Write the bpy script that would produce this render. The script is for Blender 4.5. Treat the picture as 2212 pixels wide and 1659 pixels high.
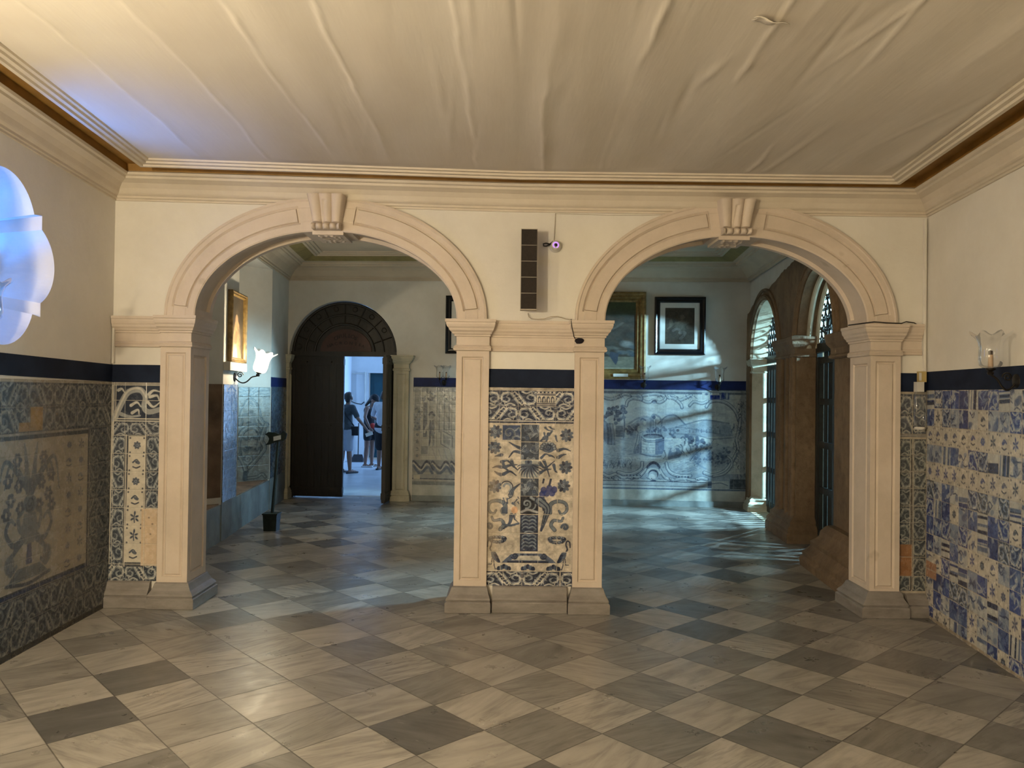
import bpy, bmesh, math, random
import numpy as np
from mathutils import Vector, Matrix
PI = math.pi
for o in list(bpy.data.objects): bpy.data.objects.remove(o)
SC = bpy.context.scene
COL = SC.collection

# ------------------------------------------------------------------ camera
CAMZ = 1.65
def cam_rot(pitch, roll):
    cp, sp, cr, sr = math.cos(pitch), math.sin(pitch), math.cos(roll), math.sin(roll)
    R0 = Matrix(((1,0,0),(0,0,-1),(0,1,0)))
    Rx = Matrix(((1,0,0),(0,cp,-sp),(0,sp,cp)))
    Rz = Matrix(((cr,-sr,0),(sr,cr,0),(0,0,1)))
    return Rx @ R0 @ Rz
cam_d = bpy.data.cameras.new('camera'); cam = bpy.data.objects.new('camera', cam_d); COL.objects.link(cam)
cam_d.sensor_width = 36; cam_d.lens = 1690/2212*36; cam_d.clip_end = 200; cam_d.clip_start = 0.05
cam.matrix_world = Matrix.Translation((0,0,CAMZ)) @ cam_rot(.01192, .01258).to_4x4()
SC.camera = cam

# ------------------------------------------------------------------ world, exposure, lights
W = bpy.data.worlds.new('sky'); SC.world = W; W.use_nodes = True
bg = W.node_tree.nodes['Background']; bg.inputs[0].default_value = (.50,.74,1,1); bg.inputs[1].default_value = .55
vs = SC.view_settings; vs.view_transform = 'Standard'; vs.look = 'None'; vs.exposure = 0.0; vs.gamma = 1; vs.use_curve_mapping = False
def aim(o, target):
    o.rotation_euler = (Vector(target)-o.location).to_track_quat('-Z','Y').to_euler()
def area(name, loc, target, sx, sy, power, color):
    d = bpy.data.lights.new(name, 'AREA'); d.shape = 'RECTANGLE'; d.size = sx; d.size_y = sy; d.energy = power; d.color = color
    o = bpy.data.objects.new(name, d); COL.objects.link(o); o.location = loc; aim(o, target); return o
def point(name, loc, power, color, r=.05):
    d = bpy.data.lights.new(name, 'POINT'); d.energy = power; d.color = color; d.shadow_soft_size = r
    o = bpy.data.objects.new(name, d); COL.objects.link(o); o.location = loc; return o
WARM = (1,.835,.56); DAY = (.13,.36,1); CYAN = (.42,.80,1)
# daylight outside the quatrefoil window
area('daylight_window', (-3.75,4.55,2.6), (-2.0,4.85,2.2), 1.3, 1.3, 38, DAY)
area('daylight_window_ground', (-4.5,4.3,1.0), (-2.2,4.75,3.2), 1.0, .7, 190, DAY)
# bright side of the courtyard seen through the far gate, and the gleam between the bars of the near gate
area('daylight_courtyard', (11.1,6.0,3.45), (3.4,10.6,1.9), 1.0, .6, 6800, CYAN)
area('daylight_courtyard_wall', (10.2,10.9,6.6), (3.4,10.6,1.0), 1.4, 1.0, 5200, CYAN)
area('daylight_cloister', (7.4,14.6,3.2), (3.6,8.4,1.2), .30, .8, 2200, CYAN)
# daylight in the hall behind the door
area('daylight_hall', (.9,17.6,2.8), (-3.7,17.9,1.7), 1.8, 2.4, 150, (.27,.53,1))
area('daylight_hall_end', (-1.75,18.7,1.6), (-2.6,13,.4), 1.2, 2.2, 110, (.27,.53,1))
# further wall lamps of the front room, behind the camera (the nearest left one is built as a sconce below)
point('lamp_left_wall', (-2.5,-.5,2.15), 480, WARM, .09)
point('lamp_left_wall_back', (-2.5,-3.4,2.15), 150, WARM, .09)

# ------------------------------------------------------------------ helpers
def new_mesh(name, verts, faces):
    me = bpy.data.meshes.new(name); me.from_pydata([tuple(v) for v in verts], [], faces); me.update(); return me
ROOT = {}
def link(name, me, mat, parent=None, local=False):
    o = bpy.data.objects.new(name, me); COL.objects.link(o)
    if mat is not None:
        for m in (mat if isinstance(mat, (list,tuple)) else [mat]): me.materials.append(m)
    if parent is not None:
        o.parent = parent
        L = ROOT.get(parent.name, Vector((0,0,0)))
        if not local and L.length: me.transform(Matrix.Translation(-L))
        ROOT[o.name] = L if not local else Vector((0,0,0))
    return o
def thing(name, label, cat, loc=(0,0,0), group=None, rz=0, local=False):
    o = bpy.data.objects.new(name, None); COL.objects.link(o); o.empty_display_size = .1
    o.location = loc; o.rotation_euler.z = rz; o['label'] = label; o['category'] = cat
    if group: o['group'] = group
    ROOT[o.name] = Vector(loc) if not local else Vector((0,0,0))
    return o
def tag(o, label, cat, group=None):
    o['label'] = label; o['category'] = cat
    if group: o['group'] = group
    return o
def struct(o): o['kind'] = 'structure'; return o
def center_origin(o):
    me = o.data; n = len(me.vertices); c = np.empty(n*3); me.vertices.foreach_get('co', c); c = c.reshape(-1,3)
    p = Vector(((c[:,0].min()+c[:,0].max())/2, (c[:,1].min()+c[:,1].max())/2, c[:,2].min()))
    me.transform(Matrix.Translation(-p)); o.location = p; return o

class MB:
    def __init__(s): s.v = []; s.f = []; s.mi = []; s.cur = 0
    def add(s, V, F):
        b = len(s.v); s.v += [tuple(v) for v in V]
        for f in F: s.f.append(tuple(b+i for i in f)); s.mi.append(s.cur)
        return s
    def box(s, x0,x1,y0,y1,z0,z1):
        V = [(x,y,z) for z in (z0,z1) for y in (y0,y1) for x in (x0,x1)]
        return s.add(V, [(0,2,3,1),(4,5,7,6),(0,1,5,4),(2,6,7,3),(0,4,6,2),(1,3,7,5)])
    def obox(s, c, ux, uy, uz, hx, hy, hz):   # oriented box
        c, ux, uy, uz = map(Vector, (c,ux,uy,uz))
        V = [c+ux*hx*a+uy*hy*b+uz*hz*d for d in (-1,1) for b in (-1,1) for a in (-1,1)]
        return s.add(V, [(0,2,3,1),(4,5,7,6),(0,1,5,4),(2,6,7,3),(0,4,6,2),(1,3,7,5)])
    def grid(s, P, closeu=False, closev=False):  # P[i][j]
        n, m = len(P), len(P[0]); V = [p for r in P for p in r]; F = []
        for i in range(n if closeu else n-1):
            for j in range(m if closev else m-1):
                F.append((i*m+j, ((i+1)%n)*m+j, ((i+1)%n)*m+(j+1)%m, i*m+(j+1)%m))
        return s.add(V, F)
    def rings(s, x0,x1,y0,y1, prof):            # stacked rectangles (offset, z)
        P = [[(x0-o,y0-o,z),(x1+o,y0-o,z),(x1+o,y1+o,z),(x0-o,y1+o,z)] for o,z in prof]
        b = len(s.v); s.grid(P, closev=True); n = len(P)
        s.add([],[]); 
        s.f.append((b+3,b+2,b+1,b)); s.mi.append(s.cur); k = b+(n-1)*4; s.f.append((k,k+1,k+2,k+3)); s.mi.append(s.cur)
        return s
    def lathe(s, prof, c, ax=(0,0,1), n=24, ripple=None):
        ax = Vector(ax).normalized(); e = ax.orthogonal().normalized(); g = ax.cross(e); c = Vector(c); P = []
        for k,(r,h) in enumerate(prof):
            row = []
            for i in range(n):
                a = 2*PI*i/n; rr, hh = r, h
                if ripple: rr, hh = ripple(k/(len(prof)-1), a, r, h)
                row.append(c+ax*hh+(e*math.cos(a)+g*math.sin(a))*rr)
            P.append(row)
        return s.grid(P, closev=True)
    def tube(s, pts, r, n=8, cap=True):
        pts = [Vector(p) for p in pts]; P = []; e = None
        for i,p in enumerate(pts):
            t = (pts[min(i+1,len(pts)-1)]-pts[max(i-1,0)]).normalized()
            if e is None: e = t.orthogonal().normalized()
            else: e = (e-t*e.dot(t)).normalized()
            g = t.cross(e); rr = r[i] if isinstance(r,(list,tuple)) else r
            P.append([p+(e*math.cos(2*PI*k/n)+g*math.sin(2*PI*k/n))*rr for k in range(n)])
        b = len(s.v); s.grid(P, closev=True)
        if cap:
            s.f.append(tuple(b+k for k in range(n))[::-1]); s.mi.append(s.cur)
            k0 = b+(len(P)-1)*n; s.f.append(tuple(k0+k for k in range(n))); s.mi.append(s.cur)
        return s
    def ball(s, c, rx, ry=None, rz=None, n=12, m=8):
        ry = ry or rx; rz = rz or rx; c = Vector(c)
        P = [[c+Vector((rx*math.sin(PI*i/m)*math.cos(2*PI*j/n), ry*math.sin(PI*i/m)*math.sin(2*PI*j/n), -rz*math.cos(PI*i/m))) for j in range(n)] for i in range(m+1)]
        return s.grid(P, closev=True)
    def prism(s, poly, f0, f1):                 # poly 2d; f0/f1 map (a,b)->3d
        n = len(poly); V = [f0(a,b) for a,b in poly]+[f1(a,b) for a,b in poly]
        F = [tuple(range(n)), tuple(range(2*n-1,n-1,-1))]+[(i,(i+1)%n,n+(i+1)%n,n+i) for i in range(n)]
        return s.add(V, F)
    def mesh(s, name):
        me = new_mesh(name, s.v, s.f)
        if any(s.mi): me.polygons.foreach_set('material_index', s.mi)
        bm = bmesh.new(); bm.from_mesh(me); bmesh.ops.recalc_face_normals(bm, faces=bm.faces); bm.to_mesh(me); bm.free()
        return me
    def build(s, name, mat, parent=None, smooth=False, local=False, ang=40):
        me = s.mesh(name)
        if smooth:
            me.polygons.foreach_set('use_smooth', [True]*len(me.polygons)); me.set_sharp_from_angle(angle=math.radians(ang))
        return link(name, me, mat, parent, local)

def plate(name, loops, depth, frame, mat, parent=None, smooth=False):
    """flat plate with holes: loops of (a,b); frame = (origin, ua, ub, un); thickness along un from 0 to depth"""
    cu = bpy.data.curves.new(name, 'CURVE'); cu.dimensions = '2D'; cu.fill_mode = 'BOTH'; cu.extrude = depth/2
    for lp in loops:
        sp = cu.splines.new('POLY'); sp.points.add(len(lp)-1); sp.use_cyclic_u = True
        for i,(a,b) in enumerate(lp): sp.points[i].co = (a,b,0,1)
    tmp = bpy.data.objects.new('tmp', cu); COL.objects.link(tmp)
    dg = bpy.context.evaluated_depsgraph_get(); me = bpy.data.meshes.new_from_object(tmp.evaluated_get(dg)); me.name = name
    bpy.data.objects.remove(tmp); bpy.data.curves.remove(cu)
    o, ua, ub, un = map(Vector, frame); M = Matrix((ua,ub,un)).transposed().to_4x4(); M.translation = o+un*depth/2
    me.transform(M); me.materials.clear(); me.polygons.foreach_set('use_smooth', [False]*len(me.polygons))
    bm = bmesh.new(); bm.from_mesh(me); bmesh.ops.remove_doubles(bm, verts=bm.verts, dist=1e-5); bmesh.ops.recalc_face_normals(bm, faces=bm.faces); bm.to_mesh(me); bm.free()
    return link(name, me, mat, parent)
def ell_pts(cx, cz, a, b, t0=0, t1=PI, n=48):
    return [(cx+a*math.cos(t0+(t1-t0)*i/n), cz+b*math.sin(t0+(t1-t0)*i/n)) for i in range(n+1)]
def arch_loop(x0, x1, z0, zs, h, n=40):
    c, a = (x0+x1)/2, (x1-x0)/2
    return [(x1,z0)]+ell_pts(c,zs,a,h,0,PI,n)+[(x0,z0)]

# ------------------------------------------------------------------ materials
class NT:
    def __init__(s, name):
        s.m = bpy.data.materials.new(name); s.m.use_nodes = True; s.t = s.m.node_tree; s.n = s.t.nodes; s.l = s.t.links
        s.p = s.n['Principled BSDF']
    def node(s, kind, **kw):
        n = s.n.new(kind)
        for k,v in kw.items(): setattr(n, k, v)
        return n
    def set(s, sock, v):
        if hasattr(v, 'is_output') or hasattr(v,'links'): s.l.new(v, sock)
        else: sock.default_value = v
    def noise(s, scale, vec=None, detail=5, rough=.6, dist=0):
        n = s.node('ShaderNodeTexNoise'); n.inputs['Scale'].default_value = scale; n.inputs['Detail'].default_value = detail
        n.inputs['Roughness'].default_value = rough; n.inputs['Distortion'].default_value = dist
        if vec is not None: s.l.new(vec, n.inputs['Vector'])
        return n.outputs['Fac']
    def coord(s, which='Object'): return s.node('ShaderNodeTexCoord').outputs[which]
    def geo(s): return s.node('ShaderNodeNewGeometry').outputs['Position']
    def mapping(s, vec, scale=(1,1,1), rot=(0,0,0)):
        n = s.node('ShaderNodeMapping'); n.inputs['Scale'].default_value = scale; n.inputs['Rotation'].default_value = rot; s.l.new(vec, n.inputs['Vector']); return n.outputs[0]
    def ramp(s, fac, stops):
        n = s.node('ShaderNodeValToRGB'); s.l.new(fac, n.inputs[0]); e = n.color_ramp.elements
        while len(e) < len(stops): e.new(.5)
        for el,(p,c) in zip(e, stops): el.position = p; el.color = (*c,1) if len(c) == 3 else c
        return n.outputs[0]
    def mix(s, fac, a, b, mode='MIX'):
        n = s.node('ShaderNodeMix', data_type='RGBA', blend_type=mode); s.set(n.inputs[0], fac)
        s.set(n.inputs[6], (*a,1) if isinstance(a, tuple) and len(a)==3 else a); s.set(n.inputs[7], (*b,1) if isinstance(b, tuple) and len(b)==3 else b); return n.outputs[2]
    def math(s, op, a, b=0):
        n = s.node('ShaderNodeMath', operation=op); s.set(n.inputs[0], a); s.set(n.inputs[1], b); return n.outputs[0]
    def bump(s, h, strength=.3, dist=.01):
        n = s.node('ShaderNodeBump'); n.inputs['Strength'].default_value = strength; n.inputs['Distance'].default_value = dist
        s.l.new(h, n.inputs['Height']); s.l.new(n.outputs[0], s.p.inputs['Normal'])
    def base(s, c): s.set(s.p.inputs['Base Color'], (*c,1) if isinstance(c, tuple) and len(c)==3 else c)
    def rough(s, r): s.set(s.p.inputs['Roughness'], r)
def simple(name, c, r=.5, metal=0, var=.12, scale=8, bump=0, bscale=40, spec=.5):
    t = NT(name); g = t.geo(); f = t.noise(scale, g)
    a = tuple(max(0,x*(1-var)) for x in c); b = tuple(min(1,x*(1+var)) for x in c)
    t.base(t.ramp(f, [(.3,a),(.7,b)])); t.rough(r); t.p.inputs['Metallic'].default_value = metal; t.p.inputs['Specular IOR Level'].default_value = spec
    if bump: t.bump(t.noise(bscale, g), bump, .01)
    return t.m
def emit(name, c, s):
    t = NT(name); t.base((0,0,0)); t.p.inputs['Emission Color'].default_value = (*c,1); t.p.inputs['Emission Strength'].default_value = s; return t.m
M = {}
t = NT('white_plaster'); g = t.geo(); n1 = t.noise(1.3, g, 6, .65); n2 = t.noise(14, g, 4)
t.base(t.mix(t.math('MULTIPLY', n2, .25), t.ramp(n1, [(.25,(.64,.61,.55)),(.6,(.74,.71,.65)),(.8,(.77,.75,.70))]), (.55,.51,.44))); t.rough(.75); t.bump(t.noise(9, g, 8, .6), .25, .012); M['plaster'] = t.m
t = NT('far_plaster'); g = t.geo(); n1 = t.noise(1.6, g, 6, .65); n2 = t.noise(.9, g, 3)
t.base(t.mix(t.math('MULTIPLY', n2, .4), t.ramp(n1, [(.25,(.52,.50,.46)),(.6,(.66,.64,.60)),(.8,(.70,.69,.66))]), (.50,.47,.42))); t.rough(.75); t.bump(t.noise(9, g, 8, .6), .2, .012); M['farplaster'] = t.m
t = NT('painted_limestone'); g = t.geo(); n1 = t.noise(2.4, g, 6, .7); n2 = t.noise(30, g, 3); sp = t.noise(5.5, g, 2)
c = t.ramp(n1, [(.25,(.50,.425,.345)),(.55,(.60,.51,.425)),(.8,(.65,.57,.485))])
c = t.mix(t.ramp(sp, [(.70,(0,0,0)),(.76,(.5,.5,.5))]), c, (.36,.29,.21)); t.base(c); t.rough(.62); t.bump(n2, .18, .006); M['trimstone'] = t.m
t = NT('grey_base_stone'); g = t.geo(); n1 = t.noise(4, t.mapping(g,(1,1,3)), 6, .7)
t.base(t.ramp(n1, [(.25,(.14,.122,.11)),(.55,(.225,.205,.19)),(.8,(.29,.268,.25))])); t.rough(.5); t.bump(t.noise(25,g), .3, .006); M['basestone'] = t.m
t = NT('cornice_paint'); g = t.geo(); n1 = t.noise(1.8, g, 6, .7)
t.base(t.ramp(n1, [(.25,(.52,.45,.36)),(.6,(.62,.55,.45)),(.85,(.66,.60,.51))])); t.rough(.6); t.bump(t.noise(22,g), .12, .006); M['cornice'] = t.m
M['gold'] = simple('gold_ochre_paint', (.30,.16,.035), .55, var=.2)
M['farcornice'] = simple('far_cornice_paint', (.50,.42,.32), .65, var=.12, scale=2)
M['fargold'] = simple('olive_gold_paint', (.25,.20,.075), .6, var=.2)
t = NT('ceiling_canvas'); g = t.geo(); n1 = t.noise(1.1, t.mapping(g,(1,.35,1)), 5, .6); n2 = t.noise(7, t.mapping(g,(1,.12,1)), 4)
c = t.ramp(n1, [(.25,(.56,.50,.43)),(.55,(.65,.60,.53)),(.8,(.70,.66,.60))]); t.base(t.mix(t.math('MULTIPLY',n2,.25), c, (.52,.46,.38))); t.rough(.7); t.bump(n2, .35, .012); M['ceiling'] = t.m
t = NT('navy_painted_band'); g = t.geo(); n1 = t.noise(6, g, 5)
t.base(t.ramp(n1, [(.3,(.006,.010,.024)),(.7,(.012,.020,.045))])); t.rough(.7); t.p.inputs['Specular IOR Level'].default_value = .15; t.bump(t.noise(20,g),.15,.005); M['navy'] = t.m
t = NT('far_blue_band'); g = t.geo(); n1 = t.noise(3, g, 5)
t.base(t.ramp(n1, [(.3,(.006,.010,.045)),(.7,(.012,.026,.13))])); t.rough(.6); t.p.inputs['Specular IOR Level'].default_value = .25; M['farnavy'] = t.m
# painted glazed tiles: the picture is the tile panel's own colour attribute
t = NT('painted_glazed_tile'); a = t.node('ShaderNodeVertexColor', layer_name='Col'); g = t.geo()
t.base(a.outputs[0]); t.rough(t.ramp(t.noise(18,g), [(.3,(.16,)*3),(.7,(.36,)*3)])); t.bump(t.noise(38,g,3), .22, .004); M['tile'] = t.m
t = NT('painted_canvas'); a = t.node('ShaderNodeVertexColor', layer_name='Col'); t.base(a.outputs[0]); t.rough(.42); M['paint'] = t.m
# checkered marble floor: tile tone from a face attribute, veins from the tile's own UV
t = NT('marble_tile_floor'); a = t.node('ShaderNodeAttribute', attribute_name='tone'); uv = t.node('ShaderNodeUVMap', uv_map='vein').outputs[0]; loc = t.node('ShaderNodeUVMap', uv_map='tile').outputs[0]
sep = t.node('ShaderNodeSeparateColor'); t.l.new(a.outputs['Color'], sep.inputs[0]); tone, vein = sep.outputs[0], sep.outputs[1]
w = t.noise(1.1, uv, 7, .62, 1.2); w2 = t.noise(2.6, t.mapping(uv,(1,2.2,1)), 6, .6, .6)
light = t.ramp(w, [(.30,(.22,.208,.19)),(.46,(.35,.33,.298)),(.58,(.415,.392,.358)),(.75,(.46,.44,.41))])
dark = t.ramp(w, [(.30,(.040,.042,.046)),(.50,(.070,.072,.077)),(.66,(.105,.105,.109)),(.80,(.23,.225,.22))])
c = t.mix(tone, light, dark)
vm = t.math('MULTIPLY', t.ramp(w2, [(.38,(1,)*3),(.51,(0,)*3)]), vein); c = t.mix(vm, c, (.12,.118,.115))
wv = t.math('MULTIPLY', t.ramp(w2, [(.66,(0,)*3),(.73,(.6,)*3)]), tone); c = t.mix(wv, c, (.40,.39,.37))
c = t.mix(t.math('MULTIPLY', t.noise(.8, t.geo(), 5, .6), .28), c, (.20,.18,.155))
sx = t.node('ShaderNodeSeparateXYZ'); t.l.new(loc, sx.inputs[0])
def edge(ch): 
    v = t.math('ABSOLUTE', t.math('SUBTRACT', ch, .5)); return v
e = t.math('MAXIMUM', edge(sx.outputs[0]), edge(sx.outputs[1])); gm = t.ramp(e, [(.4905,(0,)*3),(.4965,(1,)*3)])
c = t.mix(t.math('MULTIPLY', gm, .75), c, (.035,.03,.025)); t.base(c)
t.rough(t.ramp(t.noise(5, t.geo(), 5), [(.3,(.25,)*3),(.7,(.42,)*3)])); t.p.inputs['Specular IOR Level'].default_value = .42
t.bump(t.math('SUBTRACT', t.math('MULTIPLY', t.noise(3.5, t.geo(), 4), .35), gm), .18, .004); M['floor'] = t.m
t = NT('portal_sandstone'); g = t.geo(); n1 = t.noise(1.5, t.mapping(g,(1,1,.5)), 8, .7); n2 = t.noise(9, g, 8, .7)
c = t.ramp(n1, [(.25,(.065,.040,.021)),(.5,(.165,.106,.058)),(.75,(.28,.195,.115))]); c = t.mix(t.ramp(n2,[(.25,(.6,)*3),(.5,(0,)*3)]), c, (.06,.032,.014)); t.base(c); t.rough(.8); t.bump(n2, .7, .03); M['sandstone'] = t.m
t = NT('pale_jamb_stone'); g = t.geo(); n1 = t.noise(2.5, g, 7, .7); n2 = t.noise(12, g, 5, .7)
t.base(t.ramp(n1, [(.25,(.28,.25,.18)),(.5,(.46,.43,.33)),(.75,(.54,.51,.41))])); t.rough(.75); t.bump(n2, .4, .015); M['palestone'] = t.m
M['iron'] = simple('dark_green_black_iron', (.010,.014,.014), .38, var=.4, scale=12, bump=.3, bscale=30)
t = NT('dark_door_wood'); g = t.geo(); n1 = t.noise(5, t.mapping(g,(6,6,.6)), 6, .6)
t.base(t.ramp(n1, [(.3,(.008,.0058,.0042)),(.7,(.018,.0125,.008))])); t.rough(.55); t.bump(n1, .35, .01); M['wood'] = t.m
M['redboard'] = simple('dull_red_board', (.050,.017,.011), .6, var=.25, scale=6)
M['blackframe'] = simple('black_lacquer', (.006,.006,.008), .22, var=.2)
M['whitemat'] = simple('white_mount_card', (.62,.61,.58), .8, var=.04)
t = NT('gilt_wood'); g = t.geo(); n1 = t.noise(16, g, 5)
t.base(t.ramp(n1, [(.3,(.12,.07,.022)),(.7,(.30,.195,.065))])); t.rough(.42); t.p.inputs['Metallic'].default_value = .25; t.bump(n1,.3,.005); M['gilt'] = t.m
M['speakercase'] = simple('grey_speaker_case', (.42,.37,.30), .5, var=.06)
M['grille'] = simple('brown_speaker_cloth', (.020,.014,.010), .85, var=.3, scale=60, bump=.4, bscale=300)
M['whiteplastic'] = simple('white_plastic', (.62,.60,.56), .4, var=.05)
M['lens'] = simple('black_lens', (.008,.006,.012), .1, var=.1)
M['ir'] = emit('violet_infrared_glow', (.62,.28,.95), 1.3)
M['cable'] = simple('black_cable', (.012,.010,.009), .5, var=.2)
M['palecable'] = simple('pale_cable', (.42,.36,.28), .5, var=.1)
M['yellowbox'] = simple('yellowed_plastic', (.48,.37,.15), .5, var=.1)
M['iron2'] = simple('wrought_iron_bracket', (.016,.013,.011), .42, metal=.5, var=.3, scale=30)
M['candle'] = simple('wax_candle_tube', (.42,.30,.20), .5, var=.15)
M['darkcup'] = simple('dark_brass_socket', (.03,.018,.012), .4, metal=.3)
t = NT('clear_glass'); tr = t.node('ShaderNodeBsdfTransparent'); gl = t.node('ShaderNodeBsdfGlossy'); gl.inputs['Roughness'].default_value = .06; gl.inputs['Color'].default_value = (.95,.97,1,1); tr.inputs['Color'].default_value = (.955,.96,.96,1)
fr = t.node('ShaderNodeLayerWeight'); fr.inputs['Blend'].default_value = .25; mx = t.node('ShaderNodeMixShader'); t.l.new(t.math('ADD', t.math('MULTIPLY', fr.outputs['Fresnel'], .5), .02), mx.inputs[0]); t.l.new(tr.outputs[0], mx.inputs[1]); t.l.new(gl.outputs[0], mx.inputs[2]); t.l.new(mx.outputs[0], t.n['Material Output'].inputs[0]); M['glass'] = t.m
t = NT('window_glass'); tr = t.node('ShaderNodeBsdfTransparent'); tr.inputs['Color'].default_value = (.55,.86,1,1); gl = t.node('ShaderNodeBsdfGlossy'); gl.inputs['Roughness'].default_value = .1; mx = t.node('ShaderNodeMixShader'); mx.inputs[0].default_value = .08
t.l.new(tr.outputs[0], mx.inputs[1]); t.l.new(gl.outputs[0], mx.inputs[2]); t.l.new(mx.outputs[0], t.n['Material Output'].inputs[0]); M['pane'] = t.m
M['bulb'] = emit('lit_bulb', (1,.80,.48), 60)
t = NT('lit_frosted_glass'); t.base((.9,.85,.75)); t.p.inputs['Roughness'].default_value = .3; tl = t.node('ShaderNodeBsdfTranslucent'); tl.inputs[0].default_value = (1,.95,.85,1); tr = t.node('ShaderNodeBsdfTransparent'); mx = t.node('ShaderNodeMixShader'); mx.inputs[0].default_value = .55
t.l.new(tl.outputs[0], mx.inputs[1]); t.l.new(tr.outputs[0], mx.inputs[2]); t.l.new(mx.outputs[0], t.n['Material Output'].inputs[0]); M['litglass'] = t.m
M['hallwhite'] = simple('hall_white_wall', (.72,.73,.75), .8, var=.05, scale=2)
M['hallfloor'] = simple('hall_stone_floor', (.42,.44,.47), .35, var=.15, scale=3)
M['teal'] = simple('teal_painted_door', (.006,.055,.075), .5, var=.15)
M['greenblack'] = simple('green_black_paint', (.008,.016,.012), .45, var=.3, scale=25, bump=.3)
M['ground'] = simple('courtyard_paving', (.42,.40,.35), .8, var=.15)
M['threshold'] = simple('pale_threshold_stone', (.60,.57,.42), .6, var=.1)
M['ledge'] = simple('worn_brown_ledge', (.20,.13,.085), .7, var=.4, scale=5)
M['brownplaster'] = simple('stripped_brown_plaster', (.15,.095,.06), .8, var=.45, scale=4, bump=.5, bscale=15)
M['bluewash'] = simple('blue_grey_limewash', (.21,.235,.235), .6, var=.35, scale=3, bump=.3, bscale=12)
M['palewash'] = simple('pale_painted_plinth', (.40,.41,.375), .55, var=.22, scale=7, bump=.2, bscale=14)
M['terracotta'] = simple('bare_terracotta_mortar', (.42,.24,.13), .85, var=.15, bump=.4)
M['skin'] = simple('skin', (.22,.12,.085), .55, var=.08)
M['hair'] = simple('dark_brown_hair', (.022,.015,.012), .5, var=.3, scale=60)
M['greyshirt'] = simple('charcoal_shirt_cloth', (.045,.052,.06), .85, var=.15)
M['paleshorts'] = simple('pale_grey_shorts_cloth', (.34,.36,.42), .85, var=.1)
M['blackcloth'] = simple('black_cloth', (.012,.012,.015), .85, var=.2)
M['redcloth'] = simple('red_cloth', (.45,.035,.02), .8, var=.15)
M['whiteshirt'] = simple('white_shirt_cloth', (.55,.57,.62), .85, var=.06)
M['sandal'] = simple('white_sandal', (.6,.6,.6), .6)
M['darkshoe'] = simple('dark_shoe', (.03,.03,.033), .6)
M['inkmark'] = simple('dark_ink', (.010,.006,.005), .7)

# ------------------------------------------------------------------ structure: floor
TA = .745155; TS = .24608*CAMZ; TO = (-.750665*CAMZ, 2.70785*CAMZ)
TONE = {(0,3):.78,(1,2):.72,(-1,4):.45,(-2,5):.25,(-2,3):.5,(-1,2):.38,(0,1):.2,(-3,4):.1,(-3,2):.32,(-2,1):.9,(-1,0):.36,(-3,0):.95,(-2,-1):.32,(-1,-2):.42,
 (-4,1):.45,(-4,-1):.25,(-3,-2):.7,(2,1):.28,(1,0):.6,(3,2):.62,(3,0):.45,(4,-1):.55,(5,-2):.62,(2,-1):.45,(3,-2):.65,(4,-3):.42,(0,-1):.5,(1,-2):.6,(2,-3):.45,(3,-4):.5,
 (0,-3):.92,(1,-4):.65,(7,-2):.85,(6,-3):.88,(8,-3):.45,(7,-4):.62,(8,-5):.3,(5,-4):.55,(6,-5):.72,(7,-6):.62,(4,-5):.6,(5,-6):.5,(6,-7):.5,(3,-6):.8,(4,-7):.65,(2,-5):.62,
 (4,3):.5,(3,4):.66,(2,5):.62,(4,5):.6,(3,6):.68,(5,4):.35,(6,5):.35,(5,6):.45,(4,7):.3,(3,8):.15,(5,8):.85,(6,7):.45,(7,6):.3,(2,3):.5,
 (11,-2):.5,(9,-2):.4,(7,0):.3,(10,-1):.95,(8,1):.55,(9,0):.68,(11,0):.85,(12,-1):.7,(12,1):.8,(13,0):.8,(13,2):.8,(14,1):.8,(15,0):.6,(10,1):.5,(11,2):.3,(6,-1):.88,(8,-1):.28,
 (1,3):.2,(-1,3):.3,(2,2):.15,(5,-1):.25,(3,-1):.3,(4,-2):.28,(2,-2):.2,(3,-3):.1,(-1,-1):0,(-2,0):.05}
def build_floor():
    rnd = random.Random(11); u = Vector((math.cos(TA), math.sin(TA)))*TS; v = Vector((-math.sin(TA), math.cos(TA)))*TS; O = Vector(TO)
    V, F, tone, uvv, uvt = [], [], [], [], []
    for i in range(-34, 48):
        for j in range(-34, 48):
            c = O+u*(i+.5)+v*(j+.5)
            if not (-6.2 < c.x < 6.0 and -6.6 < c.y < 13.2): continue
            b = len(V)
            for di,dj in ((0,0),(1,0),(1,1),(0,1)):
                p = O+u*(i+di)+v*(j+dj); V.append((p.x,p.y,0))
            F.append((b,b+1,b+2,b+3)); odd = (i+j) % 2
            tn = TONE.get((i,j)); r1 = rnd.random(); r2 = rnd.random()
            if tn is None: tn = (.25+.65*r1) if odd else .22*r1*r1
            vein = (.85*r2) if odd else .85*r2**2
            tone += [tn, vein, r1, 1]*4
            ox, oy, an = rnd.uniform(0,50), rnd.uniform(0,50), rnd.choice((.15,-.2,.05,.3,1.2))
            for di,dj in ((0,0),(1,0),(1,1),(0,1)):
                a, d = di-.5, dj-.5; x = a*math.cos(an)-d*math.sin(an); y = a*math.sin(an)+d*math.cos(an)
                uvv += [ox+x*.75, oy+y*3.0]; uvt += [di, dj]
    me = new_mesh('floor', V, F)
    at = me.color_attributes.new('tone','FLOAT_COLOR','CORNER'); at.data.foreach_set('color', tone)
    me.uv_layers.new(name='vein').data.foreach_set('uv', uvv); me.uv_layers.new(name='tile').data.foreach_set('uv', uvt)
    return struct(link('floor', me, M['floor']))
build_floor()
s = MB(); s.box(-8,3.2,12.36,20,-.06,.004); struct(s.build('floor_hall', M['hallfloor']))
s = MB(); s.box(3.9,40,-2,40,-.2,-.02); struct(s.build('courtyard_ground', M['ground']))

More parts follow.
